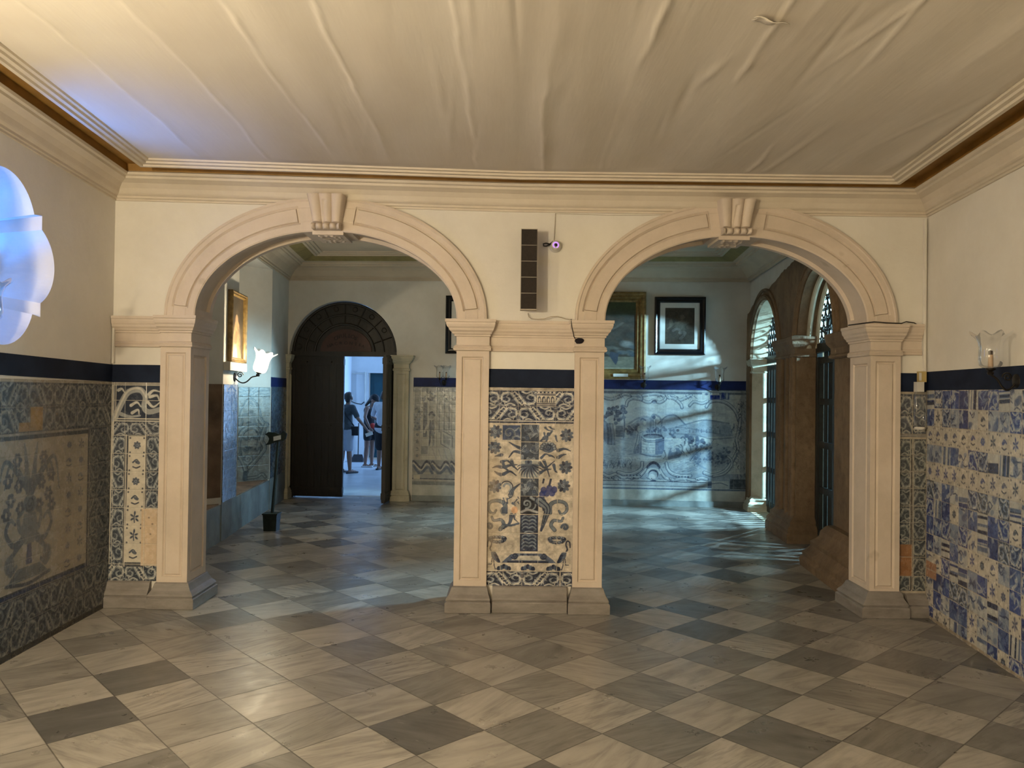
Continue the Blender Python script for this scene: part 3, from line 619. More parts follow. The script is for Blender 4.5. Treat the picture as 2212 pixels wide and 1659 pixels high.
class Cv:
    def __init__(s, x0, x1, y0, y1, nx, bg=GW, ny=None):
        s.x0, s.x1, s.y0, s.y1 = x0, x1, y0, y1; s.nx = nx; s.ny = ny or int(nx*(y1-y0)/(x1-x0)); s.X = np.linspace(x0,x1,s.nx); s.Y = np.linspace(y0,y1,s.ny)
        s.A = np.zeros((s.ny,s.nx,3)); s.A[:] = bg; s.H = np.zeros((s.ny,s.nx)); s.px = (x1-x0)/nx; s.clipr = None
    def win(s, a, b, c, d):
        if s.clipr: a, b, c, d = max(a,s.clipr[0]), min(b,s.clipr[1]), max(c,s.clipr[2]), min(d,s.clipr[3])
        i0, i1 = np.searchsorted(s.Y,c), np.searchsorted(s.Y,d); j0, j1 = np.searchsorted(s.X,a), np.searchsorted(s.X,b); return slice(i0,i1), slice(j0,j1)
    def put(s, w, m, col, a=1):
        m = (m*a)[...,None]; s.A[w] = s.A[w]*(1-m)+np.array(col)*m
    def stroke(s, pts, w0, col, a=1, w1=None, soft=None):
        w1 = w0 if w1 is None else w1; soft = soft or s.px*1.1; pts = [tuple(p) for p in pts]
        xs = [p[0] for p in pts]; ys = [p[1] for p in pts]; r = max(w0,w1)+soft*2
        w = s.win(min(xs)-r, max(xs)+r, min(ys)-r, max(ys)+r); X = s.X[w[1]][None,:]; Y = s.Y[w[0]][:,None]
        if X.size == 0 or Y.size == 0: return
        best = np.full((Y.size,X.size), -1e9); n = len(pts)-1
        for k in range(n):
            (ax,ay),(bx,by) = pts[k], pts[k+1]; dx, dy = bx-ax, by-ay; L = dx*dx+dy*dy+1e-12; t = np.clip(((X-ax)*dx+(Y-ay)*dy)/L,0,1)
            d = np.sqrt((X-ax-t*dx)**2+(Y-ay-t*dy)**2); ww = w0+(w1-w0)*(k+t)/n; best = np.maximum(best, ww-d)
        s.put(w, np.clip(best/soft+.5,0,1), col, a)
    def curve(s, pts, w0, col, a=1, w1=None, n=8, soft=None):
        P = [np.array(p,float) for p in pts]; P = [2*P[0]-P[1]]+P+[2*P[-1]-P[-2]]; out = []
        for k in range(1,len(P)-2):
            for i in range(n):
                t = i/n; out.append(.5*((2*P[k])+(P[k+1]-P[k-1])*t+(2*P[k-1]-5*P[k]+4*P[k+1]-P[k+2])*t*t+(3*P[k]-P[k-1]-3*P[k+1]+P[k+2])*t**3))
        out.append(P[-2]); s.stroke(out, w0, col, a, w1, soft)
    def ell(s, cx, cy, rx, ry, col, a=1, ang=0, soft=None):
        soft = soft or s.px*1.2; r = max(rx,ry)+soft*2; w = s.win(cx-r,cx+r,cy-r,cy+r); X = s.X[w[1]][None,:]-cx; Y = s.Y[w[0]][:,None]-cy
        if X.size == 0 or Y.size == 0: return
        c, d = math.cos(ang), math.sin(ang); u = (X*c+Y*d)/rx; v = (-X*d+Y*c)/ry
        s.put(w, np.clip((1-np.sqrt(u*u+v*v))*min(rx,ry)/soft+.5,0,1), col, a)
    def rect(s, a, b, c, d, col, al=1): w = s.win(a,b,c,d); s.A[w] = s.A[w]*(1-al)+np.array(col)*al
    def poly(s, pts, col, a=1):
        xs = [p[0] for p in pts]; ys = [p[1] for p in pts]; w = s.win(min(xs),max(xs),min(ys),max(ys)); X = s.X[w[1]][None,:]; Y = s.Y[w[0]][:,None]
        if X.size == 0 or Y.size == 0: return
        ins = np.zeros((Y.size,X.size),bool); n = len(pts)
        for k in range(n):
            (ax,ay),(bx,by) = pts[k], pts[(k+1)%n]
            if ay == by: continue
            ins ^= ((Y<ay) != (Y<by)) & (X < (bx-ax)*(Y-ay)/(by-ay)+ax)
        s.put(w, ins.astype(float), col, a)
    def spiral(s, cx, cy, r0, r1, a0, a1, w0, col, a=1, w1=None, n=22):
        s.stroke([(cx+(r0+(r1-r0)*i/n)*math.cos(a0+(a1-a0)*i/n), cy+(r0+(r1-r0)*i/n)*math.sin(a0+(a1-a0)*i/n)) for i in range(n+1)], w0, col, a, w1)
    def grain(s, amp=.12, seed=1, sc=9):
        n = vnoise(s.ny,s.nx,sc,sc,seed)*.6+vnoise(s.ny,s.nx,sc*3.1,sc*3.1,seed+1)*.7+vnoise(s.ny,s.nx,2.2,2.2,seed+2)*.35; s.A *= (1+amp*(n-.82)*2)[...,None]
    def grid(s, gx, gy, col=GROUT, w=None, a=.8, h=.0012):
        w = w or s.px*.8
        for x in gx: 
            q = s.win(x-w,x+w,s.y0,s.y1); s.A[q] = s.A[q]*(1-a)+np.array(col)*a; s.H[q] = -h
        for y in gy: 
            q = s.win(s.x0,s.x1,y-w,y+w); s.A[q] = s.A[q]*(1-a)+np.array(col)*a; s.H[q] = -h
    def build(s, name, mat, o, ua, ub, un, w, h, parent=None, thick=.008):
        """o = bottom-left corner, un = towards the room"""
        o, ua, ub, un = [np.array(v,float) for v in (o,ua,ub,un)]
        U = np.linspace(0,w,s.nx)[None,:,None]; V = np.linspace(h,0,s.ny)[:,None,None]
        P = o+U*ua+V*ub+(s.H[...,None]+thick)*un
        return grid_mesh(name, P[::-1], mat, np.clip(s.A[::-1],0,1), parent, False, tuple(-un*thick*.98))
rr = random.Random(4)
# --- motifs; all take a canvas, a cell (x,y,size) and use y pointing down
def scroll_tile(c, x, y, w, h, k=0, bg=DK, fg=GW, mid=LT):
    c.clipr = (x,x+w,y,y+h); c.rect(x,x+w,y,y+h,bg)
    m = -1 if k%2 else 1; X = lambda u: x+w*(u if m > 0 else 1-u); Y = lambda v: y+h*(v if k%4 < 2 else 1-v); S = min(w,h)
    c.curve([(X(-.1),Y(.95)),(X(.15),Y(.55)),(X(.45),Y(.18)),(X(.85),Y(.25)),(X(.88),Y(.62)),(X(.62),Y(.75)),(X(.48),Y(.55)),(X(.62),Y(.45))], .10*S, mid, 1, .05*S)
    c.curve([(X(-.1),Y(.92)),(X(.15),Y(.50)),(X(.45),Y(.14)),(X(.86),Y(.22)),(X(.90),Y(.60)),(X(.64),Y(.74))], .045*S, fg, 1, .03*S)
    c.curve([(X(.05),Y(.25)),(X(.2),Y(.08)),(X(.32),Y(.2))], .05*S, fg, .9, .02*S)
    for q in range(9):     # fronds along the scroll
        u = q/8; a = PI*1.05-u*PI*1.35; bx, by = .52+.36*math.cos(a), .50-.34*math.sin(a); ex, ey = .52+.56*math.cos(a-.35), .50-.54*math.sin(a-.35)
        c.curve([(X(bx),Y(by)),(X((bx+ex)/2+.03),Y((by+ey)/2-.02)),(X(ex),Y(ey))], .040*S, mid if q%2 else fg, .85, .008*S)
        ix, iy = .52+.20*math.cos(a+.5), .50-.19*math.sin(a+.5); c.curve([(X(bx),Y(by)),(X((bx+ix)/2),Y((by+iy)/2+.03)),(X(ix),Y(iy))], .022*S, bg if q%2 else mid, .8, .006*S)
    c.curve([(X(.2),Y(.95)),(X(.45),Y(.85)),(X(.7),Y(.98)),(X(1.05),Y(.85))], .06*S, mid, 1, .03*S); c.curve([(X(.2),Y(.93)),(X(.45),Y(.82)),(X(.7),Y(.95))], .025*S, fg)
    for q in range(3): u, v = rr.random(), rr.random(); c.curve([(X(u),Y(v)),(X(u+.08),Y(v+.05)),(X(u+.1),Y(v+.14))], .018*S, fg, .7)
    c.ell(X(.62),Y(.5),.05*S,.05*S,bg); c.clipr = None
def sprig(c, x, y, w, h, col=MD, bg=GW, kind=0, dots=True):
    c.clipr = (x,x+w,y,y+h)
    if bg is not None: c.rect(x,x+w,y,y+h,bg)
    S = min(w,h); cx, cy = x+w*.5, y+h*.5
    if kind%3 == 0:
        for i in range(7): a = i*2*PI/7+.3; c.ell(cx+.13*w*math.cos(a), cy+.13*h*math.sin(a), .10*S,.07*S, col, .95, a)
        c.ell(cx,cy,.08*S,.08*S,LT); c.ell(cx,cy,.04*S,.04*S,DK)
    elif kind%3 == 1:
        c.curve([(cx,cy+.28*h),(cx-.02*w,cy),(cx+.04*w,cy-.25*h)], .035*S, col)
        for sx,sy in ((-.14,-.1),(.14,-.05),(-.13,.1),(.15,.14),(.02,-.24)): c.ell(cx+sx*w, cy+sy*h, .12*S,.06*S, col, .95, math.atan2(sy,sx)); c.ell(cx+sx*w, cy+sy*h,.05*S,.02*S,DK,.8,math.atan2(sy,sx))
    else:
        c.curve([(cx-.2*w,cy-.05*h),(cx,cy-.2*h),(cx+.2*w,cy-.02*h)], .05*S, col, 1, .02*S); c.ell(cx+.05*w,cy-.04*h,.16*S,.08*S,col,.95,.5); c.curve([(cx-.2*w,cy+.2*h),(cx,cy+.26*h),(cx+.2*w,cy+.18*h)], .04*S, DK, .9)
    if dots:
        for a in (.1,.9):
            for b in (.1,.9): c.ell(x+a*w, y+b*h, .055*S,.055*S, DK, .85)
    c.clipr = None
def leafy(c, x, y, w, h, k=0, dark=True):
    c.clipr = (x,x+w,y,y+h)
    if dark: c.rect(x,x+w,y,y+h,(.045,.058,.085))
    r = random.Random(k*13+7); S = min(w,h)
    for i in range(9):
        u, v, a = x+r.random()*w, y+r.random()*h, r.random()*PI; L = S*.34
        c.curve([(u-L*math.cos(a)*.6,v-L*math.sin(a)*.6),(u,v+.06*S),(u+L*math.cos(a)*.6,v+L*math.sin(a)*.6)], .075*S, LT if dark else MD, .95, .02*S); c.curve([(u-L*math.cos(a)*.5,v-L*math.sin(a)*.5),(u,v+.05*S),(u+L*math.cos(a)*.5,v+L*math.sin(a)*.5)], .016*S, DK, .9)
    for i in range(3): u, v = x+(.2+.6*r.random())*w, y+(.2+.6*r.random())*h; c.ell(u,v,.13*S,.13*S,MD); c.spiral(u,v,.02*S,.11*S,0,7,.014*S,DK)
    c.clipr = None
def leaf(c, pts, w, col=MD): c.curve(pts, w, DK, 1, w*.25); c.curve(pts, w*.7, col, 1, w*.1); c.curve(pts, w*.12, DK)

# --- 1. the central panel (drawn in the frame of a close look at it)
c = Cv(32,638,155,1605,230,(.50,.455,.39))
T = 131
c.rect(32,638,155,178,(.36,.32,.27))
xs5 = [-20,112,243,374,508,640]
for j,y in enumerate((178,290)):
    for i in range(5):
        if j == 0 and i == 3: continue
        scroll_tile(c, xs5[i], y, xs5[i+1]-xs5[i], 112, (i+j*3), DK, (.54,.52,.47), (.26,.28,.31))
c.rect(376,506,178,290,(.47,.44,.39)); c.rect(376,506,180,196,DK); c.stroke([(376,205),(506,205)],4,DK)
for i in range(5): c.ell(388+27*i,188,8,5,GW)
for i in range(4): c.poly([(382+31*i,262),(382+31*i,225),(392+31*i,215),(402+31*i,225),(406+31*i,262)],DK); c.ell(394+31*i,246,6,16,GW)
c.rect(376,506,268,286,DK); c.stroke([(376,277),(506,277)],3,GW)
c.rect(32,638,392,416,DK); c.stroke([(32,400),(638,400)],3.5,GW); c.rect(32,638,418,424,(.45,.41,.35))
# centre column
for k,(y,dk) in enumerate(((424,1),(553,1),(684,0),(820,1))): leafy(c,266,y,127,131,k+2,True)
c.rect(266,393,684,815,(.30,.31,.31))
for i in range(13): a = PI*.02+i*PI*.96/12; c.curve([(328,720),(328+70*math.cos(a),720+70*math.sin(a)),(328+95*math.cos(a)+8,730+95*math.sin(a))],9,DK if i%2 else MD,.95,2)
c.ell(320,702,26,24,MD); c.ell(320,700,10,10,DK)
c.rect(266,393,950,1082,(.020,.022,.034)); c.spiral(310,1005,6,34,0,8,6,LT); c.curve([(340,960),(375,985),(370,1030),(350,1050)],9,LT,1,3); c.curve([(275,1065),(320,1050),(385,1066)],8,(.3,.31,.33))
for y0 in (1085,1222):
    c.rect(266,393,y0,y0+132,DK)
    for m in (-1,1):
        for q in range(4): c.curve([(329,y0+20+26*q),(329+m*26,y0+12+26*q),(329+m*50,y0+24+28*q),(329+m*34,y0+40+26*q)],8,MD,1,3); c.curve([(329,y0+18+26*q),(329+m*26,y0+8+26*q),(329+m*48,y0+20+28*q)],2.2,LT)
c.ell(330,1215,34,13,LT); c.ell(330,1215,24,5,DK)
# flowers and leaves left and right
for (x,y,k) in ((84,480,1),(590,500,1),(78,595,0),(584,735,0),(85,880,1),(570,870,0)):
    for q in range(9): a = q*.7+k; c.ell(x+30*math.cos(a), y+32*math.sin(a), 19,12, MD if q%3 else DK, .95, a)
    c.ell(x,y,15,15,LT); c.spiral(x,y,3,13,0,7,2,DK)
c.rect(134,260,430,540,(.05,.075,.15)); c.spiral(180,490,8,48,0,8,6,LT); c.spiral(180,490,8,48,.4,8.4,2,DK); c.curve([(225,470),(250,450),(262,475)],5,LT); c.curve([(205,520),(235,510),(258,520)],6,LT)
leafy(c,397,435,128,115,31,False)
c.ell(458,590,50,40,MD); 
for q in range(8): a = PI+q*PI/7; c.ell(458+46*math.cos(a),598+40*math.sin(a),15,13,DK); c.ell(458+46*math.cos(a),598+40*math.sin(a),10,9,LT)
c.spiral(458,588,4,26,0,9,3,DK); leaf(c,[(410,668),(440,640),(470,650)],10); leaf(c,[(470,650),(490,655),(505,668)],9)
for p in ([(262,600),(220,580),(176,552)],[(262,630),(215,625),(180,668)],[(530,612),(575,600),(618,615)],[(530,664),(560,645),(586,640)],[(128,650),(105,655),(82,660)],[(128,740),(95,735),(66,745)],[(126,795),(100,785),(80,770)],[(130,700),(170,690),(215,740)],[(150,740),(190,725),(240,720)],[(145,790),(190,770),(235,800)]): leaf(c,p,13)
for p in ([(135,700),(160,750),(210,780)],[(200,690),(215,730),(245,760)],[(400,705),(440,740),(505,690)],[(400,780),(440,755),(480,750)],[(430,690),(450,740),(470,805)],[(500,720),(510,760),(525,775)]): leaf(c,p,12)
c.spiral(165,885,18,38,-PI*.9,PI*.3,8,LT); c.spiral(165,885,40,48,-PI*.9,PI*.3,4,DK); leaf(c,[(196,945),(215,900),(262,860)],18,(.11,.14,.19))
for (x,y) in ((430,905),(470,890),(505,900),(450,930),(420,935),(490,925)): c.ell(x,y,22,26,NV,.9)
c.stroke([(430,825),(425,850)],7,DK); c.stroke([(480,825),(470,870)],8,DK); leaf(c,[(440,985),(430,960),(445,940)],10)
# volutes
for m,cx in ((1,540),(-1,95)):
    f = lambda u: cx+m*u
    c.curve([(f(-65),1070),(f(-60),1010),(f(-10),985),(f(45),1000),(f(55),1050),(f(20),1080),(f(0),1055)],17,DK,1,8); c.curve([(f(-65),1070),(f(-60),1010),(f(-10),985),(f(45),1000),(f(55),1050),(f(20),1078),(f(2),1055)],13,(.13,.16,.20),1,5)
    c.curve([(f(-30),1195),(f(-55),1160),(f(-35),1125),(f(15),1130),(f(30),1105)],15,DK,1,9); c.curve([(f(-30),1195),(f(-55),1160),(f(-35),1125),(f(15),1130),(f(30),1105)],11,(.13,.16,.20),1,6); c.spiral(f(45),1175,26,5,PI,PI*3.2,9,MD)
    for q in range(15): a = q*.42; c.ell(f(-12)+52*math.cos(a), 1262+26*math.sin(a)*(1 if math.sin(a)>0 else .4), 15,13, MD if q%2 else DK,.95); c.ell(f(-12)+52*math.cos(a)-3,1258+26*math.sin(a)*(1 if math.sin(a)>0 else .4),5,5,LT)
leafy(c,134,955,124,70,44,False); c.ell(225,1052,24,26,(.56,.36,.24)); c.ell(150,1060,26,32,MD); leaf(c,[(400,985),(455,1040),(440,1120),(415,1200)],34,(.14,.17,.21)); c.ell(430,1045,8,12,DK)
leaf(c,[(205,1090),(190,1150),(150,1190)],16); leaf(c,[(230,1085),(225,1115),(250,1140)],9); c.curve([(150,1160),(200,1165),(255,1150)],8,MD)
# herons and canopy
for m,bx in ((1,52),(-1,606)):
    f = lambda u: bx+m*u
    c.curve([(f(-16),1320),(f(-12),1285),(f(4),1275),(f(14),1300),(f(4),1335),(f(16),1362)],5,DK,1,6); c.poly([(f(8),1350),(f(45),1362),(f(76),1440),(f(48),1432),(f(14),1395)],MD); c.poly([(f(30),1380),(f(60),1440),(f(84),1444),(f(50),1370)],DK)
    c.stroke([(f(30),1410),(f(34),1460),(f(42),1485)],3.5,DK); c.stroke([(f(20),1405),(f(14),1450),(f(-6),1450)],3.5,DK); c.stroke([(f(42),1485),(f(62),1482)],3,DK)
c.poly([(138,1438),(165,1410),(205,1375),(250,1368),(410,1368),(450,1375),(500,1412),(525,1438)],(.085,.11,.17)); c.poly([(200,1420),(270,1385),(395,1385),(455,1420)],(.42,.41,.38)); c.rect(180,470,1424,1442,DK); c.rect(262,398,1370,1384,MD)
for x in (230,435): c.spiral(x,1388,5,24,0,9,5,DK)
for x in (285,325,365): c.ell(x,1378,10,8,DK)
for x in (325,155,505): 
    for q in range(5): c.ell(x-36+18*q,1475-8*abs(2-q)*-1-10,15,18,MD if q%2 else DK)
for i,x in enumerate((14,150,286,418,556)): scroll_tile(c,x,1500,132,108,i+1,(.03,.036,.06),(.50,.48,.43),(.24,.26,.29))
for k in range(60): x, y = rr.uniform(40,630), rr.uniform(430,1490); c.ell(x,y,rr.uniform(1,5),rr.uniform(1,4),(.45,.36,.26),.8)
c.grid([],[290,424,553,684,818,950,1083,1220,1355,1440,1495],(.47,.43,.36))
for x in (130,262,395,528): c.rect(x-1.6,x+1.6,424,1495,(.47,.43,.36),.8)
for x in xs5[1:5]: c.rect(x-1.6,x+1.6,178,416,(.42,.39,.33),.8); c.grain(.10,3,7)
c.ell(60,1150,60,300,(.42,.33,.22),.35,0,40); c.ell(70,760,50,120,(.40,.30,.20),.35,0,40)
tp = thing('tiled_dado','blue and white tile panel with flower vase and herons on the central pier','wall tiles',(.148,5.965,.19),'dado tile panels')
c.build('tiles', M['tile'], (-.176,5.966,.19),(1,0,0),(0,0,1),(0,-1,0),.65,1.504,tp)

# --- 2. the narrow panel at the left end of the arcade
c = Cv(14,440,36,1612,170,(.42,.39,.34)); c.rect(14,440,36,60,(.30,.28,.25))
c.rect(30,440,60,345,(.035,.043,.065))
c.curve([(40,330),(80,240),(150,120),(250,95),(300,150),(290,230),(330,270),(430,250)],26,(.30,.31,.31),1,20); c.curve([(45,320),(80,230),(150,110),(250,85),(305,150)],8,(.52,.50,.46)); c.curve([(95,290),(170,310),(260,300)],16,(.30,.31,.31),1,6)
for p in ([(70,100),(100,90),(125,120)],[(180,220),(230,195),(265,230)],[(330,130),(370,100),(430,110)],[(320,190),(370,230),(430,190)],[(190,280),(240,255),(250,290)],[(340,150),(400,140),(420,180)]): c.curve(p,13,(.46,.45,.42),1,4)
for x in (50,): c.rect(x-5,x+4,60,340,GW2)
c.rect(30,440,322,332,(.45,.43,.38)); c.rect(30,440,338,348,(.45,.43,.38))
for i in range(3): scroll_tile(c,36+134*i,350,134,112,i,(.055,.062,.08),(.36,.36,.35),(.20,.215,.235))
for i in range(8):
    scroll_tile(c,18+(8-i)*1.5,462+143*i,112,143,i,(.055,.065,.085),(.36,.37,.36),(.19,.21,.23))
    if i < 4: scroll_tile(c,322,462+143*i,104,143,i+1,(.05,.06,.08),(.33,.34,.34),(.17,.19,.21))
for i in range(3): scroll_tile(c,14+136*i,1480,136,130,i,(.05,.06,.08),(.46,.45,.42),(.24,.26,.27))
c.rect(128,320,452,1500,(.07,.075,.085)); c.rect(140,148,452,1500,GW2); c.rect(306,313,452,1490,GW2)
for i in range(7): sprig(c,158-3*i+6,465+143*i,148,143,(.075,.09,.125),(.52,.48,.41),(0,2,0,2,1,1,2)[i],i<6)
c.rect(286,420,1040,1490,(.55,.43,.31)); 
for q in range(40): c.ell(rr.uniform(300,415),rr.uniform(1040,1480),rr.uniform(3,14),rr.uniform(3,18),(.60,.50,.40),.5)
for x,y in ((350,1110),(380,1160),(365,1240)): c.ell(x,y,9,7,(.16,.13,.11),.7)
c.grid([36,130,310],[60,180,345,460,603,746,889,1032,1175,1318,1480],(.46,.43,.37)); c.grain(.10,13,7)
tp = thing('tiled_dado','narrow tile panel with a column of single flower tiles and bare patch at left pilaster','wall tiles',(-2.86,5.965,.19),'dado tile panels')
c.build('tiles', M['tile'], (-3.046,5.966,.19),(1,0,0),(0,0,1),(0,-1,0),.380,1.508,tp)

# --- 3. left wall (metres: along the wall towards the arcade, height downwards from the band)
def wallY(y): return (y-YB)/dl.y
c = Cv(2.8,5.955,0,1.70,840,(.35,.315,.26)); ts = .142   # y = distance below the band
c.rect(2.8,5.96,0,1.70,(.055,.060,.070))
for i in range(-10,13):
    for j in range(2): scroll_tile(c,4.18+ts*i,.02+.155*j,ts,.155,i+2*j,(.055,.062,.075),(.32,.315,.29),(.17,.18,.185)); scroll_tile(c,4.18+ts*i,1.345+.165*j,ts,.165,i+j*3,(.055,.062,.075),(.30,.295,.27),(.16,.17,.175))
for j in range(8):
    for i in range(2): scroll_tile(c,5.66+ts*i,.34+.127*j,ts,.127,i+j,(.05,.056,.068),(.22,.22,.21),(.13,.14,.148))
c.rect(2.8,5.62,.375,1.30,(.36,.32,.26)); c.rect(2.8,5.64,.335,.35,(.30,.28,.25)); c.rect(5.625,5.64,.335,1.33,(.05,.055,.07)); c.rect(5.645,5.652,.335,1.33,(.3,.28,.25)); c.rect(2.8,5.64,1.31,1.328,(.04,.05,.10)); c.rect(2.8,5.64,1.332,1.338,(.3,.28,.25))
for j in range(8):
    for i in range(2): sprig(c,5.30+.155*i,.385+.115*j,.15,.112,(.095,.10,.135),None,(i+j*2)%3,False)
    for i in range(2): sprig(c,4.26+.13*i,.385+.115*j,.13,.112,(.095,.10,.125),None,(i+j)%3,False)
for cx in (4.93,3.62):
    for m in (-1,1):
        f = lambda u: cx+m*u
        for q in range(5): c.curve([(f(.0),.72),(f(.05+.05*q),.62-.03*q),(f(.05+.07*q),.50+.055*q)],.022,(.12,.13,.145),1,.006)
        c.curve([(f(.02),.70),(f(.05),.5),(f(.07),.40)],.03,(.16,.165,.17),1,.006)
        for (u,v) in ((.14,.50),(.23,.62),(.20,.74),(.12,.66),(.24,.82),(.10,.80)):
            for q in range(6): a = q*1.05; c.ell(f(u+.030*math.cos(a)),v+.030*math.sin(a),.020,.015,(.085,.09,.11),.95,a)
        c.curve([(f(.05),.98),(f(.16),1.02),(f(.24),.93),(f(.20),.86),(f(.15),.89)],.022,(.12,.13,.145),1,.010); c.curve([(f(.06),1.0),(f(.15),1.06),(f(.22),1.12),(f(.19),1.19),(f(.13),1.15)],.02,(.12,.13,.145),1,.012)
        c.ell(f(.2),1.13,.05,.06,(.13,.14,.15),.8); c.curve([(f(0),.92),(f(.09),.94),(f(.12),.86),(f(.07),.82)],.026,(.14,.15,.16),1,.010)
    c.poly([(cx-.06,.84),(cx+.06,.84),(cx+.10,.95),(cx+.05,1.03),(cx-.05,1.03),(cx-.10,.95)],(.17,.175,.175)); c.poly([(cx-.022,1.03),(cx+.022,1.03),(cx+.035,1.16),(cx-.035,1.16)],(.085,.09,.14)); c.poly([(cx-.22,1.25),(cx-.12,1.17),(cx+.12,1.17),(cx+.22,1.25)],(.13,.14,.145)); c.curve([(cx-.23,1.25),(cx,1.28),(cx+.23,1.25)],.012,(.08,.085,.1))
    c.ell(cx,.68,.05,.06,(.10,.105,.12)); c.ell(cx,.78,.07,.06,(.13,.14,.15)); c.spiral(cx,.78,.01,.05,0,9,.006,(.05,.055,.07))
c.rect(4.915,5.055,.175,.325,(.34,.215,.075)); c.rect(4.80,4.915,.27,.325,(.32,.20,.08))
for k in range(40): c.ell(rr.uniform(2.8,5.9),rr.uniform(.02,1.65),rr.uniform(.004,.014),rr.uniform(.003,.009),(.34,.28,.20),.7)
c.grid([4.2+ts*i for i in range(-9,13)],[.02,.175,.335,.475,.60,.73,.86,.99,1.12,1.24,1.345,1.51],(.33,.30,.255),.0017,.7,.001); c.grain(.14,23,7); c.A *= .66; c.rect(2.8,5.96,0,.018,(.3,.27,.22)); c.rect(2.8,5.96,1.66,1.70,(.030,.027,.023))  # whole panel darkened in colour to stand in for dim grazing light
tp = thing('tiled_dado','dim blue tile panel with a tall vase of flowers on the left wall','wall tiles',tuple(OL+dl*wallY(5.08)),'dado tile panels')
c.build('tiles', M['tile'], OL+dl*wallY(2.8), dl, (0,0,1), -nl, 3.155, 1.70, tp, .006)

# --- 4. right return and 5. the mixed tiles of the right wall
c = Cv(0,.215,0,1.53,75,(.33,.29,.23))
for j in range(2):
    for i in range(2): scroll_tile(c,.0+.11*i,.02+.15*j,.105,.15,i+j,(.055,.06,.075),(.36,.34,.30),(.19,.20,.20))
c.rect(0,.215,.325,.345,(.05,.055,.07)); c.rect(0,.215,.332,.337,(.4,.37,.32))
for j in range(9):
    for i in range(2): scroll_tile(c,.004+.108*i,.36+.128*j,.1,.126,i+j,(.05,.056,.062),(.27,.265,.235),(.155,.165,.16))
    c.rect(.088,.094,.48+.128*(j-1),.48+.128*j,(.34,.31,.26)); c.rect(.098,.110,.48+.128*max(j-1,0),.48+.128*j,(.035,.03,.03)); c.rect(.114,.12,.48+.128*(j-1),.48+.128*j,(.34,.31,.26))
c.rect(0,.11,1.16,1.40,(.25,.125,.055)); c.grid([.105],[.17,.345,.475,.605,.735,.865,.995,1.125,1.255,1.4],(.34,.30,.24),.0022,.7); c.grain(.14,33,5)
tp = thing('tiled_dado','narrow column of dark scrollwork tiles between right pilaster and right corner','wall tiles',(3.05,5.965,.17),'dado tile panels')
c.build('tiles', M['tile'], (2.946,5.966,.17),(1,0,0),(0,0,1),(0,-1,0),.215,1.53,tp)
c = Cv(-1.34,1.62,0,1.71,800,(.42,.39,.34)); rq = random.Random(77); ts = .134
for i in range(12,-11,-1):
    for j in range(13):
        x, y = i*ts+.004, j*ts+(.004 if i%2 else 0); kk = rq.random(); w = ts-.003; base_ = rq.choice(((.44,.42,.38),(.37,.38,.38),(.27,.30,.35),(.20,.235,.31)))
        c.clipr = (x,x+w,y,y+w)
        if j in (2,4) or kk < .10: sprig(c,x,y,w,w,rq.choice(((.075,.085,.15),(.05,.06,.085),(.06,.075,.20))),(.45,.42,.365),rq.randint(0,2),True)
        elif kk < .34: scroll_tile(c,x,y,w,w,rq.randint(0,3),rq.choice(((.035,.048,.11),(.03,.045,.17),(.05,.06,.085))),(.40,.40,.39),(.17,.21,.30))
        elif kk < .58:
            c.rect(x,x+w,y,y+w,rq.choice(((.05,.075,.22),(.07,.10,.22),(.035,.05,.15))))
            for q in range(7): u, v = x+rq.random()*w, y+rq.random()*w; c.curve([(u,v),(u+rq.uniform(-.05,.05),v+rq.uniform(-.05,.05)),(u+rq.uniform(-.07,.07),v+rq.uniform(-.07,.07))],rq.uniform(.005,.016),rq.choice(((.36,.38,.40),(.16,.21,.32),(.02,.03,.12))),.8,.003)
        elif kk < .72:
            c.rect(x,x+w,y,y+w,(.38,.38,.36)); an = rq.choice((0,0,1)); 
            for q in range(4):
                p = rq.random()*w; wd = rq.uniform(.004,.016); cl_ = rq.choice(((.04,.055,.16),(.10,.13,.21),(.03,.035,.07)))
                if an: c.stroke([(x+p,y),(x+p+.01,y+w)],wd,cl_)
                else: c.stroke([(x,y+p),(x+w,y+p+.006)],wd,cl_)
        else:
            c.rect(x,x+w,y,y+w,base_)
            for q in range(5): u, v = x+rq.random()*w, y+rq.random()*w; c.ell(u,v,rq.uniform(.012,.05),rq.uniform(.01,.03),rq.choice(((.07,.10,.20),(.14,.18,.27),(.045,.06,.14),(.42,.42,.40))),.75,rq.random()*3)
            for q in range(3): u, v = x+rq.random()*w, y+rq.random()*w; c.curve([(u,v),(u+.03,v+rq.uniform(-.03,.03)),(u+.06,v)],.005,(.03,.04,.10),.9)
c.clipr = None; c.rect(1.62-.20,1.62,1.28,1.40,(.34,.19,.115)); c.rect(1.36,1.45,.06,.10,(.45,.42,.37))
c.grid([i*ts+.002 for i in range(-10,13)],[j*ts+.001 for j in range(13)],(.38,.34,.28),.0022,.75,.001); c.rect(1.60,1.62,0,1.71,(.36,.31,.24)); c.rect(-1.34,1.62,1.685,1.71,(.30,.25,.19)); c.grain(.13,43,7)
tp = thing('tiled_dado','patchwork of mismatched blue and white tiles on the right wall','wall tiles',tuple(OR_+dr*((5.0-YB)/dr.y)),'dado tile panels')
p0 = OR_+dr*((YW-YB)/dr.y-.006); c.A = c.A[:, :]; c.build('tiles', M['tile'], p0-dr*2.96, dr, (0,0,1), -nr, 2.96, 1.712, tp, .006)

